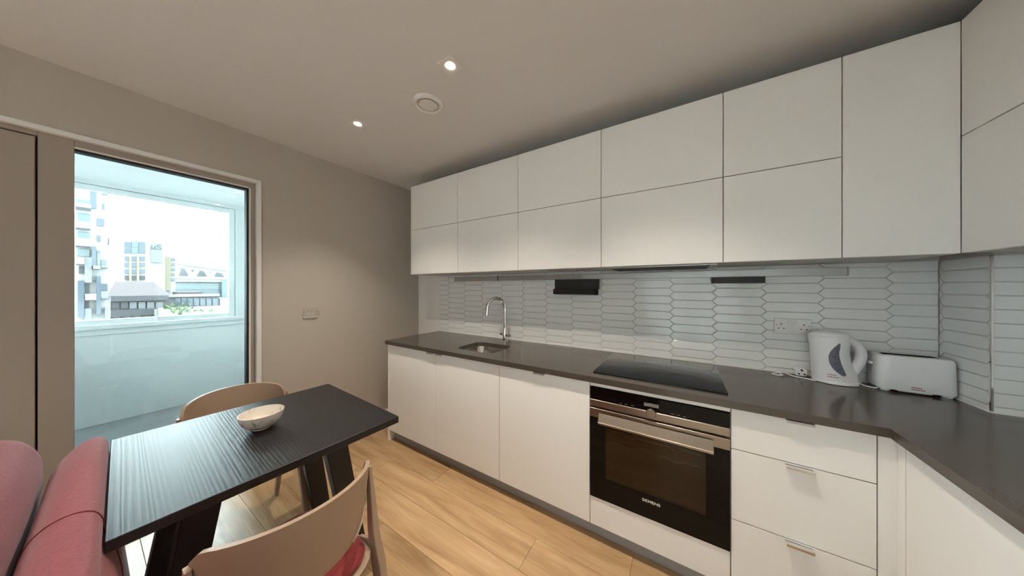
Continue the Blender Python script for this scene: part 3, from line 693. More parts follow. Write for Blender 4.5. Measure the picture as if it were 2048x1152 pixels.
# rail on the tiles
YT = YB - 0.009
rl = thing('utensil_rail', 'long grey aluminium rail on the tiles under the wall units', 'rail', (-0.63, YT - 0.012, 1.437))
box('profile', (-1.985, YT - 0.026, 1.437), (0.712, YT - 0.0003, 1.479), M['alu'], rl, bev=0.0015)
box('end_cap', (0.7122, YT - 0.027, 1.436), (0.717, YT - 0.0003, 1.480), M['plinth'], rl)
box('end_cap', (-1.990, YT - 0.027, 1.436), (-1.9852, YT - 0.0003, 1.480), M['plinth'], rl)
tag(boxes('rail_hook', [((-1.447, YT - 0.031, 1.438), (-1.441, YT - 0.0262, 1.482)), ((-1.447, YT - 0.031, 1.4792), (-1.441, YT - 0.004, 1.482))], M['blackmetal']), 'tiny dark hook clipped on the rail above the tap', 'hook')
hd = thing('rail_holder', 'black metal holder with a tray hanging from the rail', 'holder', (-0.69, YT - 0.04, 1.32))
box('back_plate', (-0.862, YT - 0.060, 1.363), (-0.518, YT - 0.027, 1.4365), M['blackmetal'], hd, bev=0.001)
bm = bmesh.new()
a0, a1 = YT - 0.135, YT - 0.055
pr = [(a0, 1.363), (a0 + 0.02, 1.325), (a1, 1.318), (a1, 1.321), (a0 + 0.022, 1.328), (a0 + 0.003, 1.364)]
add_loft(bm, [[(x, y_, z_) for y_, z_ in pr] for x in (-0.845, -0.545)])
bm_obj('tray', bm, M['blackmetal'], hd)
for x in (-0.848, -0.545): box('tray_end', (x, a0 + 0.01, 1.322), (x + 0.003, a1, 1.362), M['blackmetal'], hd)
boxes('tray_bracket', [((-0.86, a1 - 0.002, 1.318), (-0.52, a1 + 0.002, 1.363))], M['blackmetal'], hd)
sh = thing('rail_shelf', 'short black metal shelf hanging from the rail above the socket side', 'shelf', (0.275, YT - 0.05, 1.40))
box('front_lip', (0.157, YT - 0.085, 1.400), (0.392, YT - 0.082, 1.4363), M['blackmetal'], sh)
box('tray', (0.157, YT - 0.082, 1.400), (0.392, YT - 0.0275, 1.403), M['blackmetal'], sh)
box('back_plate', (0.157, YT - 0.0305, 1.4031), (0.392, YT - 0.0275, 1.4363), M['blackmetal'], sh)

# ------------------------------------------------------------------ sockets
def socket(name, label, origin, ax, up, nrm, w=0.146, h=0.086, mt_='socket'):
    O, A, U, Nn = Vector(origin), Vector(ax), Vector(up), Vector(nrm)
    t = thing(name, label, 'socket', origin)
    def blk(nm, a0, a1, u0, u1, n0, n1, mt, bev=0.0):
        bm = bmesh.new(); add_box(bm, (a0, u0, n0), (a1, u1, n1), bev)
        for v in bm.verts: v.co = O + A * v.co.x + U * v.co.y + Nn * v.co.z
        return bm_obj(nm, bm, mt, t)
    blk('plate', -w / 2, w / 2, -h / 2, h / 2, 0.0003, 0.009, M[mt_], 0.002)
    for s_ in (-1, 1):
        blk('rocker', s_ * 0.011 - 0.0075, s_ * 0.011 + 0.0075, 0.012, 0.032, 0.0085, 0.0115, M[mt_], 0.001)
        c_ = s_ * 0.045
        for nm, a, u, hw, hh in (('earth_hole', c_, 0.012, 0.002, 0.004), ('live_hole', c_ - 0.011, -0.012, 0.0035, 0.002), ('neutral_hole', c_ + 0.011, -0.012, 0.0035, 0.002)):
            blk(nm, a - hw, a + hw, u - hh, u + hh, 0.0085, 0.0093, M['hole'])
        blk('screw', s_ * 0.064 - 0.002, s_ * 0.064 + 0.002, 0.004, 0.008, 0.0088, 0.0094, M['hole'])
socket('double_socket', 'white double switched socket on the tiles left of the kettle', (0.517, YT, 1.16), (1, 0, 0), (0, 0, 1), (0, -1, 0))
socket('double_socket', 'small beige double socket on the bare wall beside the window', (XL, 1.007, 1.163), (0, 1, 0), (0, 0, 1), (1, 0, 0), 0.10, 0.086, 'socket_beige')

# ------------------------------------------------------------------ kettle
KX, KY = 0.652, 2.012
kt = thing('kettle', 'white plastic jug kettle with dark crescent level window beside the toaster', 'kettle', (KX, KY, ZW))
lathe('base_plate', [(0.072, 0), (0.080, 0.002), (0.080, 0.012), (0.076, 0.016)], (KX, KY, ZW + 0.0005), M['plastic'], kt, 40, sy=0.82)
# body: ellipse sections (z, x-left, x-right)
secs = [(0.917, 0.574, 0.728), (0.925, 0.573, 0.729), (0.96, 0.571, 0.723), (1.00, 0.569, 0.706), (1.05, 0.567, 0.700), (1.09, 0.564, 0.702), (1.115, 0.558, 0.703), (1.132, 0.556, 0.698)]
RY = 0.062
def kring(z, xl, xr, ry, n=40):
    cx, rx = (xl + xr) / 2, (xr - xl) / 2
    return [(cx + rx * math.cos(2 * PI * k / n), KY + ry * math.sin(2 * PI * k / n) * (1 - 0.35 * max(0, -math.cos(2 * PI * k / n)) ** 3 * (1 if z > 1.1 else 0)), z) for k in range(n)]
bm = bmesh.new(); add_loft(bm, [kring(z, a, b, RY if z < 1.1 else RY * 0.96) for z, a, b in secs])
bm_obj('body', bm, M['plastic'], kt, auto=40)
bm = bmesh.new(); add_loft(bm, [kring(1.1325, 0.560, 0.700, 0.058), kring(1.142, 0.566, 0.698, 0.055), kring(1.150, 0.585, 0.680, 0.044), kring(1.152, 0.61, 0.65, 0.02)])
lid = bm_obj('lid', bm, M['plastic'], kt, auto=50)
box('lid_tab', (0.600, KY - 0.018, 1.1505), (0.634, KY + 0.018, 1.158), M['plastic'], lid, bev=0.003)
bm = bmesh.new()
path = smooth_path([(0.650, KY, 1.122), (0.696, KY, 1.113), (0.726, KY, 1.092), (0.738, KY, 1.058), (0.735, KY, 1.020), (0.722, KY, 0.985), (0.706, KY, 0.955), (0.688, KY, 0.942)], 5)
pv = [Vector(p) for p in path]
rings = []
for i, p in enumerate(pv):
    t = (pv[min(i + 1, len(pv) - 1)] - pv[max(i - 1, 0)]).normalized(); n_ = Vector((t.z, 0, -t.x))
    rings.append([p + n_ * 0.0195 * math.cos(2 * PI * k / 14) + Vector((0, 1, 0)) * 0.026 * math.sin(2 * PI * k / 14) for k in range(14)])
add_loft(bm, rings); bm_obj('handle', bm, M['plastic'], kt, auto=60)
def ksurf(x, z, off):
    for (z0, a0, b0), (z1, a1, b1) in zip(secs[:-1], secs[1:]):
        if z0 <= z <= z1:
            t = (z - z0) / (z1 - z0); a = a0 + (a1 - a0) * t; b = b0 + (b1 - b0) * t
            q = max(-0.98, min(0.98, (x - (a + b) / 2) / ((b - a) / 2)))
            return (x, KY - RY * math.sqrt(1 - q * q) - off, z)
    return (x, KY - RY - off, z)
cres = [(915, 350), (855, 385), (800, 430), (755, 485), (735, 540), (735, 600), (752, 670), (800, 740), (850, 790), (900, 825), (950, 856), (985, 868), (1005, 850), (998, 820), (960, 740), (930, 670), (908, 600), (896, 540), (897, 480), (915, 420)]
cp = []
for a, b in cres:
    p = onY(1560 + a / 7.68, 640 + b / 7.68, KY - RY * 0.85); cp.append(ksurf(p.x, p.z, 0.0015))
bm = bmesh.new()
left = cp[:12]; right = [cp[0]] + cp[:11:-1][:8]
# strip between the two sides of the crescent
def resample(P, n):
    P = [Vector(p) for p in P]; L = [0]
    for a, b in zip(P[:-1], P[1:]): L.append(L[-1] + (b - a).length)
    out = []
    for k in range(n + 1):
        d = L[-1] * k / n; i = 0
        while i < len(L) - 2 and L[i + 1] < d: i += 1
        t = (d - L[i]) / max(1e-9, L[i + 1] - L[i]); out.append(P[i].lerp(P[i + 1], t))
    return out
A = resample(cp[:13], 16); B = resample([cp[0]] + cp[:12:-1] + [cp[12]], 16)
cols = [[bm.verts.new(ksurf(*(lambda q: (q.x, q.z))(A[i].lerp(B[i], t / 6)), 0.0016)) for i in range(17)] for t in range(7)]
for va, vb in zip(cols[:-1], cols[1:]):
    for i in range(16): bm.faces.new((va[i], va[i + 1], vb[i + 1], vb[i]))
bmesh.ops.remove_doubles(bm, verts=bm.verts, dist=1e-5)
kw = bm_obj('level_window', bm, M['kwindow'], kt)
for a, b in ((860, 437), (815, 555), (835, 662), (885, 762)):
    p = onY(1560 + a / 7.68, 640 + b / 7.68, KY - RY * 0.85); q = ksurf(p.x, p.z, 0.003)
    box('level_mark', (q[0] - 0.005, q[1], q[2] - 0.0012), (q[0] + 0.005, q[1] + 0.002, q[2] + 0.0012), M['hole'], kw)
for a0, a1, b in ((730, 862, 838), (730, 900, 872)):
    p = onY(1560 + a0 / 7.68, 640 + b / 7.68, KY - RY * 0.9); q = onY(1560 + a1 / 7.68, 640 + b / 7.68, KY - RY * 0.9)
    bm = bmesh.new(); n = 7
    for k in range(n):
        xa = p.x + (q.x - p.x) * k / n; xb = p.x + (q.x - p.x) * (k + 0.72) / n; z_ = max(p.z, 0.918)
        vs = [bm.verts.new(ksurf(x_, zz, 0.001)) for x_, zz in ((xa, z_), (xb, z_), (xb, z_ + 0.0042), (xa, z_ + 0.0042))]
        bm.faces.new(vs)
    bm_obj('red_print', bm, M['red'], kt)
# kettle cable and plug
cb = thing('kettle_cable', 'white kettle cable with a three-pin plug lying beside the kettle', 'cable', (0.50, 2.03, ZW))
zc = ZW + 0.004
P_ = [(0.578, 1.976, zc), (0.55, 1.990, zc), (0.52, 2.005, zc), (0.498, 2.025, zc), (0.478, 2.038, zc + 0.006), (0.450, 2.035, zc + 0.004), (0.425, 2.018, zc), (0.424, 2.000, zc), (0.445, 1.992, zc), (0.462, 1.999, zc + 0.001), (0.456, 2.016, zc + 0.004), (0.463, 2.035, zc + 0.014), (0.49, 2.052, zc + 0.018), (0.517, 2.055, zc + 0.016)]
tube('flex', smooth_path(P_, 6), 0.0033, M['plastic'], cb, 8)
bm = bmesh.new()
rings = []
for d_, s_ in ((0, 0.9), (0.006, 1.0), (0.024, 1.0), (0.032, 0.75)):
    rr_ = rrect(0, 0, 0.024 * s_, 0.0215 * s_, 0.010 * s_, 0, 4)
    rings.append([(0.543 + x_, 2.043 + d_, ZW + 0.0225 + y_) for x_, y_, _z in rr_])
add_loft(bm, rings); pg = bm_obj('plug', bm, M['plastic'], cb, auto=40)
boxes('pin', [((0.541, 2.028, ZW + 0.031), (0.545, 2.043, ZW + 0.039)), ((0.529, 2.03, ZW + 0.013), (0.535, 2.043, ZW + 0.017)), ((0.551, 2.03, ZW + 0.013), (0.557, 2.043, ZW + 0.017))], M['hole'], pg)

# ------------------------------------------------------------------ toaster
QX, QY, QHX, QHY = 0.886, 2.020, 0.111, 0.060
to = thing('toaster', 'long white plastic toaster against the tiled corner pier', 'toaster', (QX, QY, ZW), math.radians(0))
bm = bmesh.new()
tz = ZW + 0.012
def trr(hx, hy, r_, z, bow=0.0):
    return [(x_, y_, z + bow * (1 - ((x_ - QX) / QHX) ** 2)) for x_, y_, z_ in rrect(QX, QY, hx, hy, r_, z, 6)]
add_loft(bm, [trr(QHX - 0.002, QHY - 0.002, 0.028, tz), trr(QHX, QHY, 0.030, tz + 0.006), trr(QHX - 0.003, QHY - 0.001, 0.030, 1.050, 0.006), trr(QHX - 0.008, QHY - 0.006, 0.026, 1.060, 0.008), trr(QHX - 0.022, QHY - 0.028, 0.014, 1.061, 0.008), trr(QHX - 0.030, QHY - 0.032, 0.012, 1.058, 0.008)], cap1=False)
bm_obj('housing', bm, M['plastic'], to, auto=50)
bm = bmesh.new(); add_loft(bm, [trr(QHX - 0.030, QHY - 0.032, 0.012, 1.0578, 0.008), trr(QHX - 0.030, QHY - 0.032, 0.012, 1.02)], cap0=False)
bm_obj('bread_slot', bm, M['hole'], to)
for sx_ in (-1, 1):
    for sy_ in (-1, 1):
        lathe('foot', [(0.013, 0), (0.016, 0.004), (0.019, 0.0135)], (QX + sx_ * (QHX - 0.026), QY + sy_ * (QHY - 0.024), ZW + 0.0005), M['plastic'], to, 16)
box('crumb_tray', (QX - 0.055, QY - QHY + 0.004, tz - 0.006), (QX + 0.04, QY + 0.04, tz - 0.0003), M['plastic'], to, bev=0.002)
box('lever', (QX - QHX - 0.014, QY - 0.012, 1.01), (QX - QHX + 0.002, QY + 0.012, 1.022), M['plastic'], to, bev=0.003)
for u0, u1, v_ in ((1823, 1845, 775), (1823, 1852, 779)):
    p = onY(u0, v_, QY - QHY); q = onY(u1, v_ + 2, QY - QHY)
    boxes('red_print', [((p.x + (q.x - p.x) * k / 6, QY - QHY - 0.0008, p.z - 0.0018), (p.x + (q.x - p.x) * (k + 0.72) / 6, QY - QHY + 0.001, p.z + 0.0018)) for k in range(6)], M['red'], to)
tcb = tag(tube('toaster_cable', smooth_path([(0.79, 2.00, ZW + 0.010), (0.775, 1.985, zc), (0.755, 1.99, zc), (0.742, 2.01, zc), (0.738, 2.03, zc + 0.01), (0.742, 2.05, zc)], 6), 0.0033, M['plastic'], None, 8), 'white cable end between kettle and toaster', 'cable')

# ------------------------------------------------------------------ ceiling fittings
def downlight(label, x, y, lit=True):
    d = thing('downlight', label, 'light', (x, y, ZC - 0.006), group='square recessed ceiling downlights')
    hw = 0.043
    bm = bmesh.new()
    sq = lambda h_, z_: rrect(x, y, h_, h_, 0.0015, z_, 2)
    ci = lambda r_, z_: [(x + r_ * math.cos(a), y + r_ * math.sin(a), z_) for a in [2 * PI * (k + 0.5) / 12 for k in range(12)]]
    add_loft(bm, [sq(hw, ZC - 0.0003), sq(hw, ZC - 0.005), ci(0.034, ZC - 0.0055), ci(0.022, ZC - 0.0012)], cap0=False, cap1=False)
    bm_obj('bezel', bm, M['white'], d, auto=40)
    lathe('lens', [(0.0005, 0), (0.021, 0), (0.021, -0.002), (0.0005, -0.003)], (x, y, ZC - 0.0008), M['lens'], d, 24)
    L = bpy.data.lights.new('downlight_beam', 'SPOT'); L.energy = SPOT_W; L.color = SPOT_COL
    L.spot_size = math.radians(100); L.spot_blend = 0.9; L.shadow_soft_size = 0.012
    lo = bpy.data.objects.new('downlight_beam', L); COL.objects.link(lo); lo.parent = d; lo.location = (0, 0, -0.012)
downlight('square downlight nearest the middle of the kitchen ceiling, shining brightest', -0.965, 0.968)
downlight('square downlight in the kitchen ceiling nearest the window wall', -1.833, 0.985)
downlight('square downlight in the ceiling above the oven, out of the picture', -0.097, 0.968)
for x, wx in ((-1.6, 'balcony'), (-0.2, 'inner')):  # unseen downlights added as fill for the living room side
    for y, wy in ((-1.0, 'above the sofa'), (-2.3, 'by the rear window')):
        downlight('added living room fill downlight on the %s side, %s' % (wx, wy), x, y)
VX, VY = -1.276, 1.098
vt = thing('ceiling_vent', 'round white ventilation valve in the kitchen ceiling', 'vent', (VX, VY, ZC - 0.02))
lathe('outer_ring', [(0.063, -0.002), (0.064, -0.012), (0.072, -0.018), (0.081, -0.012), (0.087, -0.0003), (0.063, -0.0003)], (VX, VY, ZC), M['socket'], vt, 40)
lathe('throat', [(0.0005, -0.0004), (0.0628, -0.0004), (0.0628, -0.0015), (0.0005, -0.0015)], (VX, VY, ZC), M['black'], vt, 40)
lathe('disc', [(0.0005, -0.008), (0.049, -0.008), (0.053, -0.010), (0.052, -0.013), (0.0005, -0.014)], (VX, VY, ZC), M['socket'], vt, 40)
lathe('stem', [(0.006, -0.0016), (0.006, -0.0078)], (VX, VY, ZC), M['socket'], vt, 10)

# ------------------------------------------------------------------ table
TCX, TCY, THX, THY = -1.598, 0.452, 0.397, 0.402
tb = thing('dining_table', 'square black-stained wooden dining table with splayed flat legs', 'table', (TCX, TCY, 0), math.radians(-2.6))
box('tabletop', (-THX, -THY, 0.709), (THX, THY, 0.74), M['blackwood'], tb, bev=0.0015, local=True)
def leg(x, yt, yb, xb):
    bm = bmesh.new(); hx, hy = 0.03, 0.047
    add_loft(bm, [[(xb - hx * .9, yb - hy * .8, 0.0005), (xb + hx * .9, yb - hy * .8, 0.0005), (xb + hx * .9, yb + hy * .8, 0.0005), (xb - hx * .9, yb + hy * .8, 0.0005)],
                  [(x - hx, yt - hy, 0.7085), (x + hx, yt - hy, 0.7085), (x + hx, yt + hy, 0.7085), (x - hx, yt + hy, 0.7085)]])
    bmesh.ops.bevel(bm, geom=list(bm.edges), offset=0.002, segments=1, affect='EDGES')
    bm_obj('leg', bm, M['blackmetal'], tb, local=True)
for x, xb in ((0.19, 0.22), (-0.16, -0.20)):
    leg(x, -0.205, -0.32, xb); leg(x, 0.185, 0.30, xb)
box('under_rail', (-0.131, -0.14, 0.66), (0.161, 0.12, 0.7085), M['blackmetal'], tb, bev=0.002, local=True)

# ------------------------------------------------------------------ chairs
def make_chair(label, loc, rz):
    """local frame: the sitter looks along +y"""
    c = thing('dining_chair', label, 'chair', loc, rz, 'taupe dining chairs with red seat pads')
    n, m_ = 24, 8
    HW, BOW, TH_ = 0.207, 0.148, 0.013
    bm = bmesh.new()
    def S(u, w, off):
        x = HW * math.sin(u * 1.25) / math.sin(1.25)
        yb = -0.235 + BOW * (1 - math.cos(u * 1.25)) / (1 - math.cos(1.25))
        tx, ty = math.cos(u * 1.25) * HW, BOW * math.sin(u * 1.25) * 1.2
        L_ = math.hypot(tx, ty); nx, ny = ty / L_, -tx / L_
        edge = max(0.0, (abs(u) - 0.86) / 0.14)
        zt = 0.786 - 0.032 * abs(u) ** 2.2 - 0.025 * edge ** 2
        zb = 0.555 + 0.012 * abs(u) ** 2 + 0.02 * edge ** 2
        z = zb + (zt - zb) * w
        lean = -0.05 * (z - 0.55) / 0.25
        return (x + nx * off, yb + lean + 0.03 + ny * off, z)
    us = [-1 + 2 * i / n for i in range(n + 1)]
    rings = []
    for u in us:
        r_ = [S(u, w / m_, TH_ / 2) for w in range(m_ + 1)] + [S(u, 1 - w / m_, -TH_ / 2) for w in range(m_ + 1)]
        rings.append(r_)
    add_loft(bm, rings)
    bmesh.ops.bevel(bm, geom=[e for e in bm.edges if len(e.link_faces) == 2 and e.calc_face_angle(0) > 0.9], offset=0.004, segments=2, affect='EDGES')
    bk = bm_obj('backrest', bm, M['chair'], c, local=True, auto=50)
    # lip along the lower edge of the back
    for sg in (-1, 1):
        tube('back_lip', [S(sg * (0.42 + 0.54 * k / 10), 0.02 + 0.22 * (k / 10) ** 1.5, TH_ / 2 + 0.001) for k in range(11)], 0.004, M['chair'], bk, 8, local=True)
    bm = bmesh.new()
    add_loft(bm, [rrect(0, 0.02, 0.185, 0.20, 0.09, 0.425, 6), rrect(0, 0.02, 0.205, 0.215, 0.10, 0.432, 6), rrect(0, 0.02, 0.208, 0.218, 0.10, 0.447, 6), rrect(0, 0.02, 0.20, 0.21, 0.10, 0.450, 6)])
    bm_obj('seat', bm, M['chair'], c, local=True, auto=50)
    bm = bmesh.new()
    add_loft(bm, [rrect(0, 0.02, 0.190, 0.200, 0.10, 0.4503, 6), rrect(0, 0.02, 0.196, 0.206, 0.10, 0.460, 6), rrect(0, 0.02, 0.188, 0.198, 0.095, 0.473, 6), rrect(0, 0.02, 0.15, 0.16, 0.09, 0.480, 6), rrect(0, 0.02, 0.06, 0.06, 0.05, 0.482, 6)])
    bm_obj('seat_pad', bm, M['seatred'], c, local=True, auto=70)
    def limb(nm, P, hw, hd):
        bm = bmesh.new(); rings = []
        for (x, y_, z), w_, d_ in zip(P, hw, hd):
            rings.append(rrect(x, y_, w_, d_, min(w_, d_) * 0.45, z, 3))
        add_loft(bm, rings); return bm_obj(nm, bm, M['chair'], c, local=True, auto=50)
    for sg in (-1, 1):
        limb('leg', [(sg * 0.215, -0.255, 0.0005), (sg * 0.219, -0.155, 0.40), (sg * 0.219, -0.125, 0.50), (sg * 0.216, -0.100, 0.72)], [0.010, 0.013, 0.013, 0.006], [0.014, 0.030, 0.020, 0.012])
        limb('leg', [(sg * 0.212, 0.235, 0.0005), (sg * 0.195, 0.165, 0.424)], [0.011, 0.017], [0.013, 0.024])
        bm = bmesh.new()
        add_loft(bm, [[(sg * 0.206 + a, -0.145, 0.425 + b) for a, b in ((0, 0), (sg * 0.012, 0), (sg * 0.012, 0.05), (0, 0.05))], [(sg * 0.203 + a, -0.06, 0.425 + b) for a, b in ((0, 0), (sg * 0.010, 0), (sg * 0.010, 0.028), (0, 0.028))]])
        bm_obj('side_bracket', bm, M['chair'], c, local=True)
    return c
make_chair('taupe chair with red seat pad on the near side of the black table', (-1.075, 0.348, 0), PI / 2)
make_chair('taupe chair on the far side of the table, back against the glass door', (-2.02, 0.475, 0), -PI / 2)

# ------------------------------------------------------------------ bowl
bw = tag(lathe('bowl', [(0.0005, 0.002), (0.028, 0.002), (0.030, 0.0), (0.034, 0.001), (0.034, 0.006), (0.052, 0.014), (0.068, 0.032), (0.077, 0.056), (0.0795, 0.072), (0.0765, 0.072), (0.064, 0.038), (0.047, 0.020), (0.028, 0.012), (0.0005, 0.011)], (0, 0, 0), M['marble'], None, 48), 'round veined ceramic bowl on the black table', 'bowl')
bw.location = (-1.612, 0.437, 0.7405)

# ------------------------------------------------------------------ sofa (its back is turned to the table)
so = thing('sofa', 'raspberry red fabric sofa with its low back against the table', 'sofa', (-1.15, -0.4, 0), math.radians(-2.6), None)
def loft_x(name, prof, stations, material, parent, xshift=None, tuck=0.0):
    """prof: closed (y, z) outline; stations: (x, inset)"""
    bm = bmesh.new(); rings = []
    P = prof if area(prof) > 0 else prof[::-1]
    for x, d in stations:
        Q = inset(P, d) if d else P
        rings.append([(x + (xshift(q[0], x) if xshift else 0), q[0], q[1]) for q in Q])
    add_loft(bm, rings); return bm_obj(name, bm, material, parent, auto=60)
def round_prof(P, n=3):
    Q = [Vector((p[0], p[1], 0)) for p in P]; L = len(Q); out = []
    for i in range(L):
        a, b, c, d = Q[i - 1], Q[i], Q[(i + 1) % L], Q[(i + 2) % L]
        for k in range(n):
            t = k / n; v = 0.5 * ((2 * b) + (c - a) * t + (2 * a - 5 * b + 4 * c - d) * t * t + (3 * b - a - 3 * c + d) * t ** 3); out.append((v.x, v.y))
    return out
back = round_prof([(0.060, 0.10), (0.062, 0.30), (0.056, 0.55), (0.044, 0.66), (0.026, 0.715), (0.024, 0.755), (0.010, 0.785), (-0.020, 0.797), (-0.052, 0.788), (-0.075, 0.762), (-0.088, 0.72), (-0.096, 0.66), (-0.12, 0.5), (-0.14, 0.3), (-0.14, 0.10)])
skew = lambda y, x: 0.26 * max(0.0, (0.05 - y) / 0.15) ** 1.6 * max(0.0, min(1.0, (-1.62 - x) / 0.42))
bo = loft_x('back_frame', back, [(-2.055, 0.035), (-2.045, 0.018), (-2.02, 0.006), (-1.98, 0.0), (-1.7, 0.0), (-1.5, 0.0), (-1.0, 0.0), (-0.36, 0), (-0.31, 0.006), (-0.29, 0.03)], M['sofa'], so, skew)
tube('seam', [(-1.335, y_ + 0.0005 * (1 if y_ > -0.03 else -1), z_ + 0.0005) for y_, z_ in back if 0.3 < z_], 0.0016, M['seam'], bo, 6)
cush = round_prof([(-0.144, 0.44), (-0.118, 0.56), (-0.099, 0.70), (-0.101, 0.78), (-0.122, 0.835), (-0.153, 0.868), (-0.20, 0.880), (-0.245, 0.862), (-0.28, 0.80), (-0.298, 0.65), (-0.315, 0.52), (-0.32, 0.44)])
for a, b in ((-1.95, -1.13), (-1.12, -0.36)):
    loft_x('back_cushion', cush, [(a, 0.04), (a + 0.012, 0.018), (a + 0.035, 0.005), (a + 0.09, 0.0), ((a + b) / 2, -0.004), (b - 0.09, 0.0), (b - 0.035, 0.005), (b - 0.012, 0.018), (b, 0.04)], M['sofa'], so)
seat = [(-0.145, 0.29), (-0.145, 0.40), (-0.16, 0.43), (-0.5, 0.445), (-0.82, 0.43), (-0.86, 0.40), (-0.87, 0.34), (-0.86, 0.29)]
for a, b in ((-1.86, -1.12), (-1.11, -0.37)):
    loft_x('seat_cushion', seat, [(a, 0.02), (a + 0.02, 0.004), (a + 0.06, 0), (b - 0.06, 0), (b - 0.02, 0.004), (b, 0.02)], M['sofa'], so)
box('base', (-1.88, -0.85, 0.10), (-0.35, -0.142, 0.288), M['sofa'], so, bev=0.01, seg=2)
for a, b in ((-2.04, -1.885), (-0.345, -0.20)):
    box('arm', (a, -0.86, 0.10), (b, -0.33 if a < -1 else -0.145, 0.60), M['sofa'], so, bev=0.03, seg=3)
for x in (-1.95, -0.29):
    for y in (-0.78, -0.02):
        lathe('foot', [(0.016, 0.0), (0.022, 0.1015)], (x, y, 0.0005), M['blackmetal'], so, 12)

# ------------------------------------------------------------------ the city outside
ZG = -9.0
tag(box('ground', (-420, -160, ZG - 0.5), (-8.5, 220, ZG), M['b_ground']), kind='structure', label='pale street level far below the window')
def bld(name, label, xf, u0, u1, vtop, depth, material):
    a, b = onX(u0, vtop, xf), onX(u1, vtop, xf)
    t = thing(name, label, 'building', (xf - depth / 2, (a.y + b.y) / 2, ZG))
    box('wall', (xf - depth, a.y, ZG), (xf, b.y, a.z if a.z < b.z else a.z), material, t)
    return t
def rect(t, nm, xf, u0, v0, u1, v1, material, out=0.12, back_=0.05):
    a, b = onX(u0, v0, xf), onX(u1, v1, xf)
    return box(nm, (xf - back_, a.y, b.z), (xf + out, b.y, a.z), material, t)
def rect2(t, nm, xf, u0, v0, u1, v1, material, out=0.12, back_=0.05):
    o = rect(t, nm, xf, u0, v0, u1, v1, material, out, back_); return o
# tower on the left with staggered glazing and balconies
xt = -34.0
tw = bld('apartment_tower', 'tall pale apartment tower with staggered blue glass panels at left', xt, 40, 215, 250, 12, M['b_white'])
S_ = 3.975
def tq(cx0, cy0, cx1, cy1): return (140 + cx0 / S_, 360 + cy0 / S_, 140 + cx1 / S_, 360 + cy1 / S_)
for nm, q, mt, out in (
    ('window', (45, 150, 160, 205), 'b_teal', .1), ('window', (160, 85, 210, 230), 'b_blue', .1), ('window', (60, 260, 160, 340), 'b_teal', .1), ('window', (215, 305, 272, 372), 'b_blue', .1),
    ('window', (60, 410, 155, 470), 'b_teal', .1), ('window', (60, 545, 155, 610), 'b_teal', .1), ('window', (172, 532, 208, 685), 'b_blue', .5), ('window', (218, 440, 243, 490), 'b_blue', .1),
    ('window', (215, 560, 240, 600), 'b_teal', .1), ('window', (70, 685, 112, 745), 'b_dark', .1), ('window', (62, 800, 112, 1085), 'b_blue', .5), ('window', (208, 765, 243, 1065), 'b_blue', .5),
    ('window', (125, 825, 155, 905), 'b_dark', .1), ('window', (120, 960, 152, 1015), 'b_dark', .1), ('window', (245, 825, 300, 885), 'b_blue', .1), ('window', (245, 635, 290, 690), 'b_teal', .1), ('window', (255, 190, 275, 235), 'b_blue', .1),
    ('window', (300, 460, 312, 520), 'b_dark', .1), ('window', (250, 95, 300, 125), 'b_blue', .1), ('window', (175, 770, 205, 800), 'b_teal', .1),
    ('panel', (115, 618, 172, 815), 'b_panel', .6), ('panel', (115, 1020, 170, 1110), 'b_panel', .4), ('panel', (245, 885, 300, 940), 'b_panel', .5), ('panel', (275, 1010, 300, 1100), 'b_panel', .4), ('panel', (212, 590, 240, 685), 'b_panel', .4),
    ('balcony', (45, 205, 165, 250), 'b_white', 1.4), ('balcony', (45, 345, 160, 405), 'b_white', 1.4), ('balcony', (45, 475, 160, 540), 'b_white', 1.4), ('balcony', (45, 620, 112, 675), 'b_white', 1.2), ('balcony', (180, 685, 240, 712), 'b_panel', 1.0), ('balcony', (245, 690, 300, 702), 'b_panel', 1.0), ('balcony', (120, 905, 205, 950), 'b_white', 1.0), ('balcony', (245, 940, 300, 948), 'b_dark', 1.0)):
    rect(tw, nm, xt, *tq(*q), M[mt], out)
# white office block with the ochre strips and the sign
xw = -78.0
wb = bld('office_block', 'white office block with blue windows, ochre strips and a sign panel', xw, 222, 331, 470, 20, M['b_white'])
T_ = 6.063
def wq(cx0, cy0, cx1, cy1): return (210 + cx0 / T_, 460 + cy0 / T_, 210 + cx1 / T_, 460 + cy1 / T_)
for r_ in range(2):
    for c_ in range(3):
        rect(wb, 'window', xw, *wq(236 + c_ * 85, 142 + r_ * 74, 316 + c_ * 85, 212 + r_ * 74), M['b_blue'] if c_ != 1 else M['b_teal'], 0.15)
for c_, (a, b) in enumerate(((240, 290), (325, 380), (420, 485))):
    for r_ in range(4):
        rect(wb, 'window', xw, *wq(a, 318 + r_ * 78, b, 372 + r_ * 78), M['b_dark'] if r_ == 3 else M['b_blue'], 0.15)
for a, b in ((290, 322), (382, 415)):
    rect(wb, 'ochre_strip', xw, *wq(a, 310, b, 630), M['b_yellow'], 0.3)
sp_ = rect(wb, 'sign_panel', xw, *wq(555, 160, 690, 400), M['b_panel'], 0.3)
c1 = onX(210 + 615 / T_, 460 + 212 / T_, xw)
text_mesh('sign_lettering', 'uS', 1.25, M['b_dark'], Matrix.Translation((xw + 0.34, c1.y, c1.z)) @ Matrix.Rotation(PI / 2, 4, 'Z') @ Matrix.Rotation(PI / 2, 4, 'X'), wb)
yb_ = bld('narrow_block', 'narrow block with an ochre corner strip behind the office block', xw - 2, 331, 351, 512, 14, M['b_white'])
rect(yb_, 'ochre_strip', xw - 2, 331, 514, 341, 582, M['b_yellow'], 0.3)
for r_ in range(5): rect(yb_, 'window', xw - 2, 343, 516 + r_ * 10, 350, 522 + r_ * 10, M['b_blue'], 0.15)
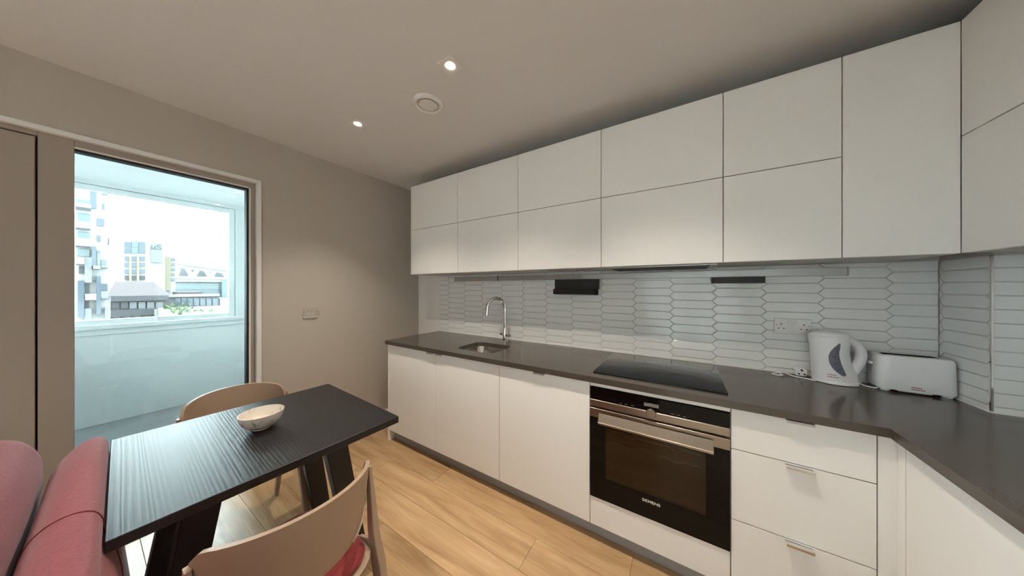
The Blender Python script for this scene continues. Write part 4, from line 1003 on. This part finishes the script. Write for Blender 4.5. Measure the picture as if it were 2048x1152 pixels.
# stadium with white truss
xs = -170.0
st = thing('stadium', 'distant stadium with a white zigzag roof truss and teal glazing', 'building', (xs - 20, 60, ZG))
a, b = onX(343, 560, xs), onX(500, 560, xs)
box('stand_wall', (xs - 40, a.y, ZG), (xs - 1, b.y, onX(400, 563, xs).z), M['b_panel'], st)
box('roof_deck', (xs - 40, a.y, onX(400, 556, xs).z), (xs - 3, b.y, onX(400, 533, xs).z), M['b_panel'], st)
rect(st, 'glazing_band', xs, 344, 566, 500, 578, M['b_teal'], 0.5)
rect(st, 'glazing_band', xs, 344, 579, 500, 590, M['b_blue'], 0.5)
def chord(p, q, r_): return tube('truss_chord', [onX(*p, xs + 2), onX(*q, xs + 2)], r_, M['b_steel'], st, 6)
chord((352, 526), (505, 548), 0.75); chord((345, 533), (505, 552), 0.5); chord((345, 555.5), (505, 559), 0.75); chord((345, 562), (505, 563.5), 0.4)
for p, q in (((350, 554), (357, 537.5)), ((375, 537.5), (385, 555)), ((385, 555), (395.5, 539)), ((412, 541), (422, 556.5)), ((422, 556.5), (429, 541.5)), ((447, 544), (455, 557)), ((455, 557), (463, 546)), ((480, 549), (488, 558))):
    tube('truss_brace', [onX(*p, xs + 2), onX(*q, xs + 2)], 0.8, M['b_steel'], st, 6)
for k in range(16):
    u = 356 + k * 9
    tube('truss_web', [onX(u, 526.5 + k * 1.25, xs + 2), onX(u + 4.5, 534 + k * 1.25, xs + 2)], 0.3, M['b_steel'], st, 5)
rect(st, 'stair_tower', xs, 440, 560, 455, 598, M['b_teal'], 3)
# brown hall with maroon mansard roof
xb_ = -52.0
bh = thing('brick_hall', 'low tan brick building with a sloping maroon roof', 'building', (xb_ - 8, 4, ZG))
A_, B_ = onX(221, 593, xb_), onX(334, 593, xb_)
box('wall', (xb_ - 14, A_.y, ZG), (xb_, B_.y, A_.z), M['b_brown'], bh)
bm = bmesh.new()
t0, t1 = onX(231, 563, xb_ - 3), onX(306, 565, xb_ - 3)
add_loft(bm, [[(xb_ + 0.3, A_.y - 0.3, A_.z), (xb_ + 0.3, B_.y + 0.3, A_.z), (xb_ - 14, B_.y + 0.3, A_.z), (xb_ - 14, A_.y - 0.3, A_.z)], [(xb_ - 3, t0.y, t0.z), (xb_ - 3, t1.y, t0.z), (xb_ - 11, t1.y, t0.z), (xb_ - 11, t0.y, t0.z)]])
bm_obj('roof', bm, M['b_roof'], bh)
rect(bh, 'fascia_band', xb_, 221, 592, 336, 600, M['b_dark'], 0.6)
rect(bh, 'fascia_band', xb_, 221, 620, 330, 628, M['b_dark'], 0.4)
for k in range(6): rect(bh, 'window', xb_, 224 + k * 17.5, 604, 238 + k * 17.5, 617, M['b_dark'] if k < 2 else M['b_panel'], 0.15)
for k in range(5): rect(bh, 'window', xb_, 226 + k * 20, 631, 241 + k * 20, 640, M['b_panel'], 0.15)
# dark low block in front of the stadium
xd = -64.0
db = bld('low_block', 'dark flat-roofed low block in front of the stadium', xd, 334, 438, 591, 6, M['b_dark'])
rect(db, 'parapet_cap', xd, 334, 589, 438, 592, M['b_white'], 0.4)
for k in range(7): rect(db, 'window', xd, 350 + k * 12.5, 597, 360 + k * 12.5, 611, M['b_blue'], 0.12)
rb = bld('rooftop_hut', 'small reddish rooftop hut beyond the low block', xd - 9, 358, 404, 584, 6, M['b_roof'])
vn = bld('white_shed', 'small white shed at the right end of the low block', xd - 2, 440, 462, 597, 8, M['b_white'])
wl = bld('site_wall', 'long pale boundary wall below the low block', -50.0, 318, 470, 617, 1.0, M['b_white'])
bs = thing('street_tree', 'small bright green treetop in front of the pale wall', 'tree', (-46.5, 9, ZG))
p = onX(361, 616, -46.5)
bs.location = (-46.5, p.y, ZG)
bm = bmesh.new()
for k in range(60):
    c_ = Vector((random.gauss(0, 0.55), random.gauss(0, 0.75), random.gauss(0, 0.28))); s_ = random.uniform(0.12, 0.3)
    vs = [bm.verts.new(Vector((-46.5, p.y, p.z - 0.2)) + c_ + Vector((random.uniform(-s_, s_), random.uniform(-s_, s_), random.uniform(-s_, s_)))) for _ in range(4)]
    for f in ((0, 1, 2), (0, 2, 3), (0, 3, 1), (1, 3, 2)): bm.faces.new([vs[i] for i in f])
bm_obj('crown', bm, M['leaf'], bs)
tube('trunk', [(-46.5, p.y, ZG), (-46.5, p.y, p.z)], 0.12, M['b_brown'], bs, 8)
